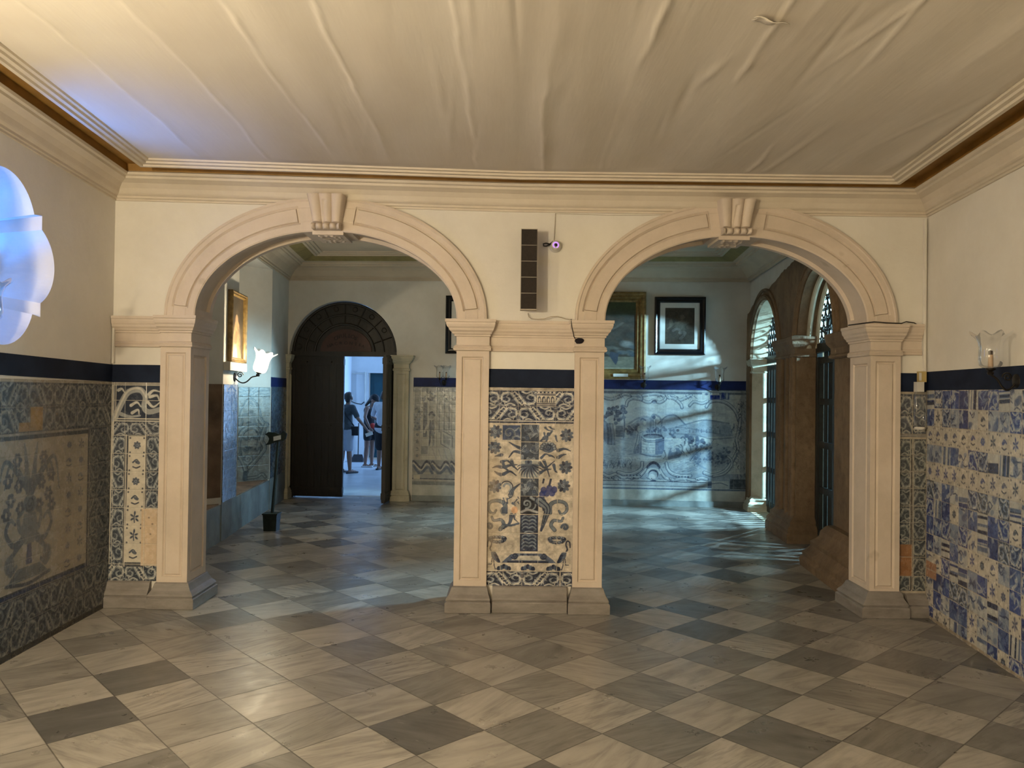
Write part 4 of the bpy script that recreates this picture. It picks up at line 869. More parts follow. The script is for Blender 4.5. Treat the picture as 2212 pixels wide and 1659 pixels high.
# --- 6. the mural with the well on the far wall (frame of a close look; extended left behind the pier)
MX0, MX1, MY0, MY1 = -700, 1960, 118, 1400
MW = (.47,.465,.43); c = Cv(MX0,MX1,MY0,MY1,520,MW); rm = random.Random(9)
Dm, Mm, Lm = (.045,.055,.085), (.105,.13,.175), (.24,.275,.315)
c.rect(MX0,MX1,118,175,(.20,.22,.24)); c.stroke([(MX0,130),(MX1,138)],5,MW); c.stroke([(MX0,155),(MX1,162)],4,Dm)
for k in range(26): x, y = rm.uniform(100,1750), rm.uniform(310,600); c.ell(x,y,rm.uniform(60,220),rm.uniform(10,26),Lm if rm.random() < .5 else (.52,.51,.48),.25,0,14)
# hills, town
c.poly([(760,560),(860,470),(930,445),(1010,455),(1130,560),(1300,540),(1400,490),(1530,515),(1720,560),(1760,700),(400,760),(380,600),(520,490),(620,470),(700,510)],(.30,.325,.345)); c.curve([(760,560),(860,470),(930,445),(1010,455),(1130,565)],9,Mm,.9); c.curve([(1000,600),(1200,540),(1400,500),(1700,540)],9,Mm,.7); c.curve([(380,560),(500,490),(620,470),(700,520)],12,Mm,.6)
for k in range(26): x = 1180+k*22; h = rm.uniform(20,65); c.rect(x,x+12,660-h,668,rm.choice((Mm,Lm,(.34,.36,.37))),.8)
c.curve([(900,620),(1100,600),(1400,650),(1700,690)],7,Mm,.6); c.curve([(1000,680),(1250,690),(1480,740),(1760,720)],8,Mm,.6)
# ground
c.poly([(40,760),(300,745),(850,740),(1200,830),(1500,790),(1780,840),(1700,1120),(1250,1200),(500,1220),(40,1200)],(.36,.375,.375))
for k in range(40): y = rm.uniform(770,1060); x = rm.uniform(40,900); c.curve([(x,y),(x+90,y-8),(x+rm.uniform(120,260),y+6)],rm.uniform(2,6),rm.choice((Mm,Lm,MW)),.6,1)
c.poly([(560,960),(900,1010),(1160,1020),(1020,1060),(600,1040),(300,1000)],MW,.85)
def bush(x, y, r, n=9, col=Mm):
    for q in range(n): a = rm.random()*6.28; d = rm.random()*r; c.ell(x+d*math.cos(a)*1.2,y+d*math.sin(a),r*.38,r*.32,col if rm.random() < .6 else Dm,.9); 
    for q in range(n): a = rm.random()*6.28; d = rm.random()*r; c.ell(x+d*math.cos(a)-4,y+d*math.sin(a)-6,r*.16,r*.10,Lm,.6)
for x,y,r in ((110,470,80),(190,390,70),(300,380,75),(230,500,70),(60,500,60),(460,600,55),(420,660,60),(380,640,50),(860,630,55),(980,670,55),(1150,720,60),(1220,750,65),(1290,790,70),(640,640,40),(700,650,45),(760,640,40)): bush(x,y,r)
c.curve([(300,420),(320,560),(310,740)],11,Lm); c.curve([(300,420),(318,560),(308,740)],4,Dm); c.rect(205,300,590,735,(.20,.225,.255))
for y in (620,655,690,720): c.stroke([(205,y),(300,y)],3,Dm,.7)
# left figure part
c.poly([(30,540),(80,530),(150,640),(190,840),(90,830),(40,760)],(.17,.195,.235)); c.poly([(50,520),(110,470),(180,450),(170,560),(100,560)],MW,.9)
for k in range(9): c.curve([(50+14*k,560),(70+14*k,690),(66+16*k,830)],5,rm.choice((Dm,Lm)),.8)
# the well
c.poly([(530,920),(855,920),(870,985),(700,985),(520,945)],(.33,.355,.365)); c.poly([(548,740),(850,740),(850,930),(700,948),(545,925)],(.44,.44,.41)); c.poly([(735,745),(850,740),(852,940),(735,950)],(.14,.175,.24))
for y in (790,825,860,895): c.curve([(548,y-8),(640,y+4),(735,y+6)],2.4,Mm,.8)
for k in range(18): x = rm.uniform(555,730); y = rm.choice((775,808,842,878,912)); c.stroke([(x,y-14),(x,y+14)],2.2,Mm,.8)
c.ell(695,715,150,42,(.34,.36,.36)); c.ell(695,712,125,30,Dm); c.ell(690,722,104,18,(.16,.17,.19)); c.curve([(548,730),(600,768),(700,776),(800,762),(846,730)],6,Mm); c.curve([(545,760),(620,790),(740,795),(848,765)],5,Dm,.8); c.curve([(525,940),(640,968),(760,975),(866,960)],6,Dm,.8)
c.curve([(668,690),(668,520),(690,450),(730,445),(790,480),(815,560),(806,690),(840,740)],10,Dm); c.curve([(668,690),(668,520),(690,450),(730,445),(790,480),(815,560),(806,690)],5,Lm); c.ell(708,475,26,26,Mm); c.spiral(708,475,5,22,0,8,3,Dm); c.stroke([(735,500),(735,690)],3.5,Dm); c.stroke([(700,500),(700,690)],2.5,Mm)
# woman at the well
c.poly([(500,590),(560,575),(600,620),(560,665),(545,700),(550,930),(450,945),(430,915),(455,800),(470,700)],(.40,.405,.385)); c.poly([(500,830),(550,780),(552,935),(450,945),(436,920)],(.19,.21,.25))
for p in ([(500,690),(480,790),(450,900)],[(525,700),(515,800),(500,930)],[(545,720),(535,830),(540,930)],[(490,640),(510,680),(560,660)]): c.curve(p,6,Mm,.85)
c.ell(565,535,34,40,(.27,.285,.30)); c.ell(588,548,22,28,(.46,.455,.42)); c.curve([(540,590),(580,640),(600,610)],11,(.46,.455,.42)); c.curve([(535,510),(560,495),(600,515)],10,Mm)
# reclining figure
c.poly([(800,1000),(850,890),(930,850),(1010,830),(1050,790),(1150,770),(1210,860),(1215,930),(1150,960),(1060,980),(960,1010),(880,1020)],(.36,.37,.365)); c.poly([(930,870),(1040,860),(1090,930),(1050,985),(900,1015),(905,930)],(.15,.175,.215)); c.ell(975,890,34,28,(.50,.49,.46)); c.ell(1098,752,28,30,(.40,.40,.38)); c.curve([(1070,735),(1100,720),(1125,745)],9,Mm)
for p in ([(850,900),(870,960),(840,1000)],[(1050,800),(1090,850),(1080,930)],[(1120,780),(1130,850),(1180,930)],[(1160,790),(1200,860),(1180,930)],[(1090,900),(1130,930),(1150,960)],[(960,860),(1010,830),(1060,850)]): c.curve(p,9,Dm,.8,4)
c.curve([(1060,800),(1000,820),(965,860)],13,(.45,.45,.42)); c.curve([(1150,800),(1120,870),(1140,930)],15,(.46,.455,.43))
# tree at right
c.curve([(1190,1010),(1240,940),(1320,870),(1420,850),(1500,750)],13,Lm,1,5); c.curve([(1230,980),(1290,1060),(1400,1120)],10,Lm); c.curve([(1195,1020),(1250,950),(1330,880)],5,Dm)
for k in range(18): bush(rm.uniform(1270,1690),rm.uniform(830,1060),rm.uniform(25,55),7)
for k in range(60): x, y = rm.uniform(1200,1700), rm.uniform(800,1100); c.curve([(x,y),(x+rm.uniform(-25,25),y-18),(x+rm.uniform(-40,40),y-30)],rm.uniform(2,6),rm.choice((Dm,Mm,MW,Lm)),.8,1)
for k in range(60): x = rm.uniform(40,420); y = rm.uniform(1060,1140); c.curve([(x,y),(x+rm.uniform(-20,20),y-30),(x+rm.uniform(-35,35),y-rm.uniform(30,90))],rm.uniform(3,7),rm.choice((Dm,Mm)),.8,1)
for k in range(30): x = rm.uniform(950,1250); y = rm.uniform(1030,1190); c.curve([(x,y),(x+70,y-20),(x+130,y-50)],rm.uniform(2,7),rm.choice((Mm,Lm,Dm)),.7,1)
for k in range(900):     # fine brush shading over the landscape
    x, y = rm.uniform(30,1800), rm.uniform(330,1180); L = rm.uniform(14,50); up_ = rm.uniform(-8,8)
    if y < 560: c.curve([(x,y),(x+L,y+up_*.3),(x+2*L,y)], rm.uniform(1.5,4), rm.choice((Lm,MW,Mm)), .35, 1)
    else: c.curve([(x,y),(x+L*.5,y+up_),(x+L,y+up_*.4)], rm.uniform(1.5,5), rm.choice((Dm,Mm,Mm,Lm,MW)), .5, 1)
for x,y,rx,ry in ((180,700,150,60),(430,720,80,60),(1330,960,140,110),(1560,980,150,110),(960,900,60,50),(650,960,160,20),(1650,700,90,120)): c.ell(x,y,rx,ry,Mm,.35,0,50)
# rococo frame
c.rect(MX0,MX1,1180,1275,(.28,.305,.325))
def rococo(pts, w=16):
    c.curve(pts,w*1.25,Dm); c.curve([(x,y-w*.15) for x,y in pts],w*.95,(.22,.25,.285)); c.curve([(x,y-w*.45) for x,y in pts],w*.32,(.52,.51,.47)); c.curve([(x,y+w*.55) for x,y in pts],w*.18,MW,.8)
for dx in (-1310,0):
    f = lambda P: [(x+dx,y) for x,y in P]
    rococo(f([(40,230),(140,250),(250,215),(320,185),(420,200),(520,200),(560,260),(640,285),(700,260),(780,285),(850,250),(880,205),(960,200),(1040,250),(1110,230),(1200,190)]),17); rococo(f([(340,330),(360,270),(430,235),(540,250)]),18); rococo(f([(900,220),(980,235),(1060,300),(1080,345)]),18); rococo(f([(560,200),(650,185),(740,180),(850,200)]),17)
    c.ell(712+dx,275,36,22,Dm); c.ell(712+dx,285,24,14,Lm)
    for k in range(34): x = rm.uniform(40,1250)+dx; c.curve([(x,rm.uniform(180,215)),(x+20,215),(x+rm.uniform(-10,60),rm.uniform(225,265))],6,rm.choice((Dm,Mm,MW,Lm)),.85,2)
    rococo(f([(40,1210),(120,1240),(220,1210),(300,1255),(400,1235),(500,1245),(560,1200),(610,1140)]),18); rococo(f([(240,1185),(360,1210),(470,1190),(550,1130),(560,1060)]),20); rococo(f([(880,1060),(900,1130),(960,1190),(1080,1220),(1200,1215)]),20); rococo(f([(800,1150),(830,1200),(880,1250),(980,1270),(1100,1255),(1240,1270),(1340,1240),(1420,1255)]),18)
    c.ell(710+dx,1200,66,60,Dm); c.ell(705+dx,1215,56,52,(.36,.375,.375)); c.ell(692+dx,1235,44,34,(.52,.51,.48)); c.curve(f([(640,1110),(680,1070),(710,1060),(750,1075),(780,1110)]),24,Dm); c.ell(710+dx,1115,34,26,Lm); c.curve(f([(650,1120),(690,1085),(730,1085),(770,1120)]),8,Lm)
    c.curve(f([(620,1180),(650,1140),(700,1130),(760,1140),(800,1190)]),10,MW); c.ell(720+dx,1290,50,16,Dm)
    for k in range(40): x = rm.uniform(60,1400)+dx; y = 1262+rm.uniform(-16,16); c.curve([(x,y),(x+16,y+12),(x+34,y+4)],6,rm.choice((Dm,Mm,MW)),.85,2)
    for k in range(9): c.ell(360+22*k+dx,1222,9,10,Lm if k%2 else Dm)
    for k in range(9): c.ell(1010+20*k+dx,1228,9,10,Lm if k%2 else Dm)
rococo([(1400,330),(1450,270),(1560,255),(1680,290),(1780,380),(1830,500)],18); rococo([(1850,480),(1830,620),(1800,740),(1820,860),(1780,960),(1720,1060),(1640,1150),(1500,1200),(1380,1170)],20); rococo([(1690,960),(1740,1010),(1730,1090),(1640,1180),(1500,1215)],14); rococo([(1180,320),(1240,270),(1340,290),(1420,260)],16)
for k in range(150):
    x = rm.uniform(1760,1930); y = rm.uniform(200,1300); c.curve([(x,y),(x+rm.uniform(-20,30),y+25),(x+rm.uniform(-30,40),y+50)],rm.uniform(3,10),rm.choice((Dm,Mm,Lm,(.36,.37,.36))),.75,2)
c.rect(1850,1960,118,1400,(.12,.135,.15),.5)
# odd replacement tiles under the sconce
c.rect(1340,1450,150,245,(.40,.395,.36)); c.rect(1450,1580,180,240,NV); c.rect(1460,1570,150,180,(.42,.41,.38)); c.rect(1590,1700,150,240,(.09,.12,.21)); c.ell(1400,170,22,14,Mm); c.ell(1620,190,16,40,NV); c.ell(1670,190,10,40,MW)
# painted plinth
c.rect(MX0,1430,1290,1362,(.37,.38,.375)); c.stroke([(MX0,1350),(1430,1366)],6,MW); c.stroke([(MX0,1338),(1430,1354)],4,Dm); c.stroke([(MX0,1286),(1430,1296)],5,Dm); c.rect(1430,1480,1280,1366,Mm); c.rect(1715,1960,1250,1370,(.07,.08,.095)); c.curve([(1480,1310),(1600,1300),(1690,1330)],5,Mm); c.stroke([(1715,1190),(1715,1370)],6,Lm); c.rect(MX0,MX1,1376,1400,(.14,.17,.21))
c.grid([MX0+ k*112 for k in range(1,24)],[118+k*112 for k in range(1,12)],(.27,.29,.30),2.0,.45,.0006); c.grain(.13,53,6); c.A *= np.array([.82,.86,.92])
tp = thing('tile_mural','blue tile mural of a woman and reclining figure by a well on the far wall','tile mural',tuple(fpt(fw(2.2),.24)),'far wall tile murals')
def mx2a(x): return fw(1.38+(x-40)/(1920-40)*(3.47-1.38))
c.build('tiles', M['tile'], fpt(mx2a(MX0),.24), fu, (0,0,1), -fn, mx2a(MX1)-mx2a(MX0), 1.495, tp, .010)

# --- 7. the mural beside the door
c = Cv(70,900,740,1500,260,(.36,.35,.31)); rm = random.Random(21)
c.rect(70,900,740,780,(.16,.17,.18)); 
for k in range(40): x, y = rm.uniform(80,880), rm.uniform(770,860); c.curve([(x,y),(x+20,y+12),(x+40,y-6)],rm.uniform(3,9),rm.choice((DK,MD,(.46,.44,.38))),.8)
c.rect(80,135,780,1130,(.25,.25,.235)); c.rect(160,195,860,1130,(.10,.11,.13)); c.rect(135,158,850,1130,(.44,.42,.37)); c.rect(80,140,800,1080,(.20,.21,.21),.6)
for k in range(50): x, y = rm.uniform(80,150), rm.uniform(900,1100); c.ell(x,y,8,6,rm.choice((MD,DK,LT)),.7)
c.rect(195,420,850,1080,(.31,.305,.28)); 
for x in (300,340,385,470,560,700): c.rect(x,x+16,860,1090,(.20,.205,.21)); c.rect(x+16,x+20,860,1090,(.42,.40,.36))
c.poly([(215,1000),(262,1000),(275,1090),(262,1110),(265,1190),(248,1205),(245,1120),(235,1120),(228,1195),(212,1200),(218,1110),(205,1060)],(.17,.18,.195)); c.ell(236,965,24,26,(.24,.24,.23)); c.curve([(215,955),(240,938),(262,960)],9,DK); c.curve([(215,1010),(190,1060),(175,1090)],9,(.36,.34,.3)); c.curve([(262,1005),(275,1050),(262,1085)],8,(.36,.34,.3))
for p in ([(225,1000),(232,1050),(228,1100)],[(250,1000),(252,1060),(262,1100)],[(222,1110),(225,1150),(215,1195)]): c.curve(p,4,DK,.8)
c.poly([(322,1075),(425,1120),(425,1230),(322,1180)],(.38,.365,.325)); c.poly([(340,1105),(405,1130),(405,1195),(340,1168)],(.21,.215,.21)); c.stroke([(322,1075),(425,1120),(425,1230),(322,1180),(322,1075)],3,DK)
c.poly([(205,1215),(900,1225),(900,1300),(140,1300),(140,1275)],(.40,.385,.34)); c.rect(145,212,1145,1200,(.40,.38,.33)); c.rect(145,205,1200,1262,(.19,.195,.195)); c.rect(140,330,1270,1302,(.44,.42,.36))
for x in (250,300,350,400): c.stroke([(x,1220),(x+30,1295)],2,MD,.7)
for q in range(6): sprig(c,82,1085+54*q,58,54,(.07,.075,.09),(.33,.31,.27),q,False)
c.rect(70,900,1305,1400,(.24,.25,.25))
for k in range(5): c.curve([(80+170*k,1320),(150+170*k,1370),(200+170*k,1320),(250+170*k,1380)],12,DK); c.curve([(80+170*k,1330),(150+170*k,1384),(200+170*k,1334),(250+170*k,1392)],5,(.47,.45,.4)); c.curve([(80+170*k,1350),(140+170*k,1410),(210+170*k,1360),(250+170*k,1410)],11,MD)
c.rect(70,900,1415,1455,(.28,.29,.285)); c.stroke([(70,1450),(900,1455)],4,DK); c.rect(80,140,1420,1452,(.46,.43,.35)); c.rect(70,900,1468,1500,(.15,.165,.17))
c.grid([82+66*k for k in range(12)],[745+66*k for k in range(12)],(.22,.22,.21),2,.5,.0008); c.grain(.13,63,5)
tp = thing('tile_mural','grey blue tile mural of a standing figure and pillars beside the dark door','tile mural',tuple(fpt(fw(-.4),.24)),'far wall tile murals')
wm = .60*830/350; c.H += .0016*(vnoise(c.ny,c.nx,9,9,3)-.5)
c.build('tiles', M['tile'], fpt(fw(-1.5),.24), fu, (0,0,1), -fn, wm, 1.495, tp, .010)

# --- 8, 9. niche splays and piers of the left wall of the far room
c = Cv(345,635,245,1125,150,(.30,.29,.26)); rm = random.Random(2)
def blk(P, w=16): c.curve(P,w*1.3,(.035,.037,.042)); c.curve(P,w*.9,(.19,.19,.18)); c.curve([(x-w*.3,y) for x,y in P],w*.25,(.38,.37,.33))
c.rect(345,635,245,335,(.16,.16,.155))
for P in ([(350,270),(430,300),(500,265),(620,262)],[(360,310),(440,290),(520,320),(630,310)],[(470,330),(520,300),(630,290)]): blk(P,14)
blk([(365,590),(390,470),(450,370),(510,430),(540,540),(575,590),(605,600)],20); c.ell(455,510,70,100,(.33,.32,.285)); 
for k in range(16): c.ell(rm.uniform(400,500),rm.uniform(450,600),26,16,rm.choice(((.06,.065,.07),(.17,.17,.165),(.36,.35,.31))),.7)
c.ell(455,625,60,30,(.43,.36,.25)); blk([(365,900),(350,760),(400,650),(490,620),(545,690),(530,830),(480,930)],20); blk([(600,600),(560,740),(590,820),(540,900),(450,1000)],18); blk([(360,880),(400,960),(430,1060)],18)
for k in range(30): x, y = rm.uniform(380,520), rm.uniform(660,900); c.curve([(x,y),(x+25,y+15),(x+40,y-12)],rm.uniform(5,13),rm.choice(((.05,.053,.058),(.17,.17,.165),(.34,.33,.30))),.8)
c.ell(465,780,30,26,(.40,.385,.34)); c.ell(440,920,50,40,(.11,.11,.11)); c.spiral(440,920,8,40,0,9,7,(.33,.32,.29)); c.poly([(360,1000),(420,1050),(410,1100),(350,1090)],(.32,.31,.27)); c.poly([(440,1060),(500,1000),(600,990),(600,1080),(430,1100)],(.27,.265,.24)); blk([(430,1100),(520,1095),(570,1070),(600,1100)],12); c.stroke([(420,1050),(415,1105)],22,(.05,.053,.06))
for x,y0,y1 in ((552,350,440),(568,445,510)): c.stroke([(x,y0),(x+4,y1)],12,(.40,.385,.33))
for q in range(5): c.stroke([(535,960+16*q),(600,970+16*q)],4,(.40,.385,.34))
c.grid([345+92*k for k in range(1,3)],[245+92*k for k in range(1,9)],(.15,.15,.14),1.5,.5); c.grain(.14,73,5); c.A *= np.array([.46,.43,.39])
a, b = Vector((*LF[7],0)), Vector((*LF[8],0)); du = (b-a).normalized(); dn = Vector((du.y,-du.x,0))
if dn.y > 0: dn = -dn
L_ = (b-a).length; tp = thing('tiled_dado','black and white scrollwork tile panel in the niche behind the sign stand','wall tiles',tuple(a.lerp(b,.6)+Vector((0,0,.41))),'niche tile panels')
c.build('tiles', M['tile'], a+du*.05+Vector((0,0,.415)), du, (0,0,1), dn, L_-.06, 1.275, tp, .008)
c = Cv(180,325,215,1410,60,(.21,.22,.225)); rm = random.Random(6)
for k in range(70): x, y = rm.uniform(185,320), rm.uniform(220,1000); c.curve([(x,y),(x+rm.uniform(-14,14),y+20),(x+rm.uniform(-12,12),y+50)],rm.uniform(3,10),rm.choice(((.06,.075,.11),(.40,.41,.40),(.13,.16,.20),(.30,.33,.35))),.75)
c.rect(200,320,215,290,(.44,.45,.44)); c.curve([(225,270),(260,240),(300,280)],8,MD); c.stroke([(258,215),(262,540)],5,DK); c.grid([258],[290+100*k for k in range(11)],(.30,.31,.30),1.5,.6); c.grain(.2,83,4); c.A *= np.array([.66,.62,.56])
a, b = Vector((*LF[4],0)), Vector((*LF[5],0)); du = (b-a).normalized(); dn = Vector((du.y,-du.x,0))
if dn.x < 0: dn = -dn
tp = thing('tiled_dado','worn blue and white tiles on the pier under the lit sconce','wall tiles',tuple(a.lerp(b,.5)+Vector((0,0,.42))),'niche tile panels')
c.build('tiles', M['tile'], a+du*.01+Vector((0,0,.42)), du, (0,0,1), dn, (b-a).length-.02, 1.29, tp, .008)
c = Cv(0,1,0,3,40,(.085,.115,.16)); 
for k in range(60): x, y = rm.random(), rm.random()*3; c.curve([(x,y),(x+.04,y+.1),(x,y+.25)],rm.uniform(.01,.05),rm.choice(((.05,.07,.12),(.13,.17,.22),(.20,.24,.27))),.6)
c.grain(.2,93,4); a, b = Vector((*LF[8],0)), Vector((*LF[9],0)); du = (b-a).normalized(); dn = Vector((du.y,-du.x,0))
if dn.x < 0: dn = -dn
tp = thing('tiled_dado','plain dull blue tile strip in the corner behind the dark door','wall tiles',tuple(a.lerp(b,.5)+Vector((0,0,.42))),'niche tile panels')
c.build('tiles', M['tile'], a+du*.02+Vector((0,0,.42)), du, (0,0,1), dn, (b-a).length-.04, 1.28, tp, .008)
a, b = Vector((*LF[3],0)), Vector((*LF[4],0)); du = (b-a).normalized(); dn = Vector((du.y,-du.x,0))
if dn.y > 0: dn = -dn
s = MB(); o = a+du*.02; L_ = (b-a).length-.03
s.obox(o+du*L_/2+Vector((0,0,.48+.615))+dn*.004, du, dn, (0,0,1), L_/2, .005, .615); tag(center_origin(s.build('bare_plaster_patch', M['brownplaster'])),'brown stripped patch where tiles are missing, in the niche right of left pilaster','plaster patch')

# ------------------------------------------------------------------ stone portal with the two gates (right side of the far room)
portal = thing('stone_portal','rough brown stone portal with two arched openings in the far right wall','portal',tuple(rpt(2.0,0)))
out = [(.0,0),(.0,1.55),(-.02,1.75),(-.10,2.02),(-.05,2.3),(-.08,2.55),(-.06,2.72),(.02,2.80),(.05,2.86),(.30,2.92),(.55,3.0),(.75,3.03),(1.0,3.05),(1.35,3.07),(1.6,3.11),(1.9,3.16),(2.3,3.20),(2.8,3.26),(3.3,3.28),(4.2,3.22),(4.6,3.0),(5.0,2.6),(5.10,2.0),(5.12,0)]
rj = random.Random(8); o2 = []
for k in range(len(out)-1):
    (a0,b0),(a1,b1) = out[k],out[k+1]; n = max(1,int(math.hypot(a1-a0,b1-b0)/.08))
    for i in range(n):
        t_ = i/n; j = 0 if k in (0,len(out)-2) else .012; o2.append((a0+(a1-a0)*t_+rj.uniform(-j,j), b0+(b1-b0)*t_+rj.uniform(-j,j)))
o2.append(out[-1])
inner1 = arch_loop(H1[0],H1[1],0,H1[2],H1[3]); inner2 = arch_loop(H2[0],H2[1],0,H2[2],H2[3])
lo = [o2[0]]+inner1[::-1]+inner2[::-1]+o2[::-1][:-1]
plate('surround', [lo], .36, (RO-rn*.03,ru,(0,0,1),rn), M['sandstone'], portal)
# moulded archivolts on its face, one per opening
def face_arch(name, H, grow, r, d, mat):
    x0,x1,zs,h = H; c_, a_ = (x0+x1)/2,(x1-x0)/2; s = MB(); P = [rpt(c_+(a_+grow)*math.cos(t_),zs+(h+grow)*math.sin(t_),d) for t_ in [PI*i/36 for i in range(37)]]; s.tube(P, r, 8); s.build(name, mat, portal, smooth=True)
for H in (H1,H2):
    face_arch('arch_moulding', H, .045, .03, -.035, M['sandstone']); face_arch('arch_moulding', H, .13, .022, -.035, M['sandstone'])
face_arch('inner_moulding', H2, -.012, .03, .10, M['palestone']); face_arch('inner_moulding', H2, -.03, .035, .20, M['palestone'])
# clustered shafts, capital and base of the middle pillar and of the near pier
def local_rings(prof, a0, a1, d0, d1, mat, name, par, jit=0):
    s = MB(); P = []
    for o,z in prof: P.append([rpt(a0-o,z,d0-o),rpt(a1+o,z,d0-o),rpt(a1+o,z,d1),rpt(a0-o,z,d1)])
    b = len(s.v); s.grid(P, closev=True); k = b+(len(P)-1)*4; s.f += [(b+3,b+2,b+1,b),(k,k+1,k+2,k+3)]; s.mi += [0,0]; return s.build(name, mat, par)
for a in (1.95,2.04,2.13,2.38,2.55,2.65):
    s = MB(); s.tube([rpt(a,.25,-.035),rpt(a,2.14,-.035)], .036, 10); s.build('shaft', M['sandstone'], portal, smooth=True)
CAPP = [(.01,0),(.03,.01),(.03,.03),(.015,.045),(.015,.10),(.03,.12),(.05,.15),(.055,.19),(.06,.20),(.06,.235),(.02,.25)]
BASEP = [(.10,0),(.10,.10),(.085,.115),(.09,.15),(.075,.175),(.05,.20),(.055,.235),(.03,.26),(.012,.28),(.0,.30)]
local_rings([(o,2.10+z) for o,z in CAPP], 1.88,2.72,-.04,.33, M['sandstone'],'capital',portal)
local_rings(BASEP, 1.88,2.72,-.05,.33, M['sandstone'],'base',portal)
local_rings([(o,2.02+z) for o,z in CAPP], 4.06,5.15,-.05,.33, M['sandstone'],'capital',portal)
NB = [(.20,0),(.205,.07),(.18,.10),(.185,.14),(.15,.17),(.12,.21),(.125,.25),(.085,.28),(.06,.31),(.05,.36),(.02,.40),(.0,.42)]
local_rings(NB, 4.10,5.12,-.10,.30, M['sandstone'],'base',portal)
# pale jamb pilaster inside the far opening
pj = thing('jamb_pilaster','pale sunlit panelled stone pilaster inside the farthest gate opening','pilaster',tuple(rpt(.3,0,.15)))
s = MB(); s.add([rpt(a,z,d) for z in (.2,2.0) for a,d in ((.15,.0),(.27,.0),(.36,.12),(.36,.27),(.15,.27))], [(0,1,6,5),(1,2,7,6),(2,3,8,7),(3,4,9,8),(4,0,5,9),(0,4,3,2,1),(5,6,7,8,9)]); s.build('shaft', M['palestone'], pj)
local_rings([(o*.9,1.98+z*.85) for o,z in CAPP], .16,.34,.0,.28, M['palestone'],'capital',pj); local_rings([(o*.8,z*.7) for o,z in BASEP], .16,.34,.0,.28, M['palestone'],'base',pj)
s = MB(); x0,x1,zs,h = H1; c_,a_ = (x0+x1)/2,(x1-x0)/2
s.grid([[rpt(c_+(a_-.004-dd*.12)*math.cos(t_),zs+(h-.004-dd*.12)*math.sin(t_),.01+dd) for t_ in [PI*.5+PI*.5*i/24 for i in range(25)]] for dd in (0,.1,.27)]); s.build('intrados', M['palestone'], pj)

def gate(label, H, d, slats, dense, group='iron gates of the stone portal'):
    x0,x1,zs,h = H; t = thing('iron_gate', label, 'gate', tuple(rpt((x0+x1)/2,0,d)), group); c_,a_ = (x0+x1)/2,(x1-x0)/2
    s = MB(); P = [rpt(c_+(a_+.02)*math.cos(q),zs+(h+.02)*math.sin(q),d) for q in [PI*i/30 for i in range(31)]]; s.tube(P,.03,6)
    for a in (x0+.01,x1-.01): s.obox(rpt(a,zs/2,d), ru, rn, (0,0,1), .045, .03, zs/2)
    s.obox(rpt(c_,zs,d), ru, rn, (0,0,1), a_, .035, .05); s.obox(rpt(c_,.06,d), ru, rn, (0,0,1), a_, .025, .045); s.build('frame', M['iron'], t)
    # cast lattice of the fanlight
    s = MB(); sp = .135
    for i in range(-8,9):
        for j in range(0,8):
            a, z = i*sp+(sp/2 if j%2 else 0), .06+j*sp*.86
            if (a/a_)**2+(z/h)**2 > .93: continue
            P = [rpt(c_+a+.055*math.cos(q)*(1-.25*math.sin(q)),zs+z+.072*math.sin(q),d) for q in [2*PI*k/12 for k in range(13)]]; s.tube(P,.010,5)
            s.tube([rpt(c_+a-.03,zs+z,d),rpt(c_+a,zs+z+.03,d),rpt(c_+a+.03,zs+z,d)],.009,4)
    for q in (.3,.9,1.57,2.24,2.84): s.tube([rpt(c_,zs,d),rpt(c_+a_*math.cos(q),zs+h*math.sin(q),d)],.014,5)
    s.tube([rpt(c_+a_*.55*math.cos(q),zs+h*.55*math.sin(q),d) for q in [PI*k/16 for k in range(17)]],.014,5); s.build('fanlight', M['iron'], t)
    # two leaves of bars
    for lf in (0,1):
        l0 = x0+.055 if lf == 0 else c_+.008; l1 = c_-.008 if lf == 0 else x1-.055; s = MB()
        for a in (l0+.035,l1-.035): s.obox(rpt(a,1.08,d), ru, rn, (0,0,1), .035,.022,1.02)
        for z in (.14,.62,1.12,1.60,2.06): s.obox(rpt((l0+l1)/2,z,d), ru, rn, (0,0,1), (l1-l0)/2,.018,.035)
        leaf_ = s.build('leaf', M['iron'], t)
        n = slats
        for k in range(n):
            a = l0+.07+(l1-l0-.14)*(k+.5)/n; s = MB()
            if dense > .7: s.obox(rpt(a,1.09,d), ru, rn, (0,0,1), .0165, .004, .99)
            else: s.tube([rpt(a,.1,d),rpt(a,2.08,d)], (l1-l0-.14)/n*.5*dense, 6); s.build('bar', M['iron'], leaf_)
        if dense > .7:
            s = MB(); w = (l1-l0-.1)/3
            for k in range(3): s.obox(rpt(l0+.05+w*(k+.5),1.125,d+.03), ru, rn, (0,0,1), w/2-.009, .004, 1.045)
            s.build('blackout_sheet', M['iron'], leaf_)  # sheets added to keep the gate dark, slit to pass daylight streaks
gate('tall black iron gate in the farthest narrow arch, daylight through its slots', H1, .21, 4, .5)
gate('large closed black iron gate in the arch behind the right pilaster', H2, .21, 8, .8)

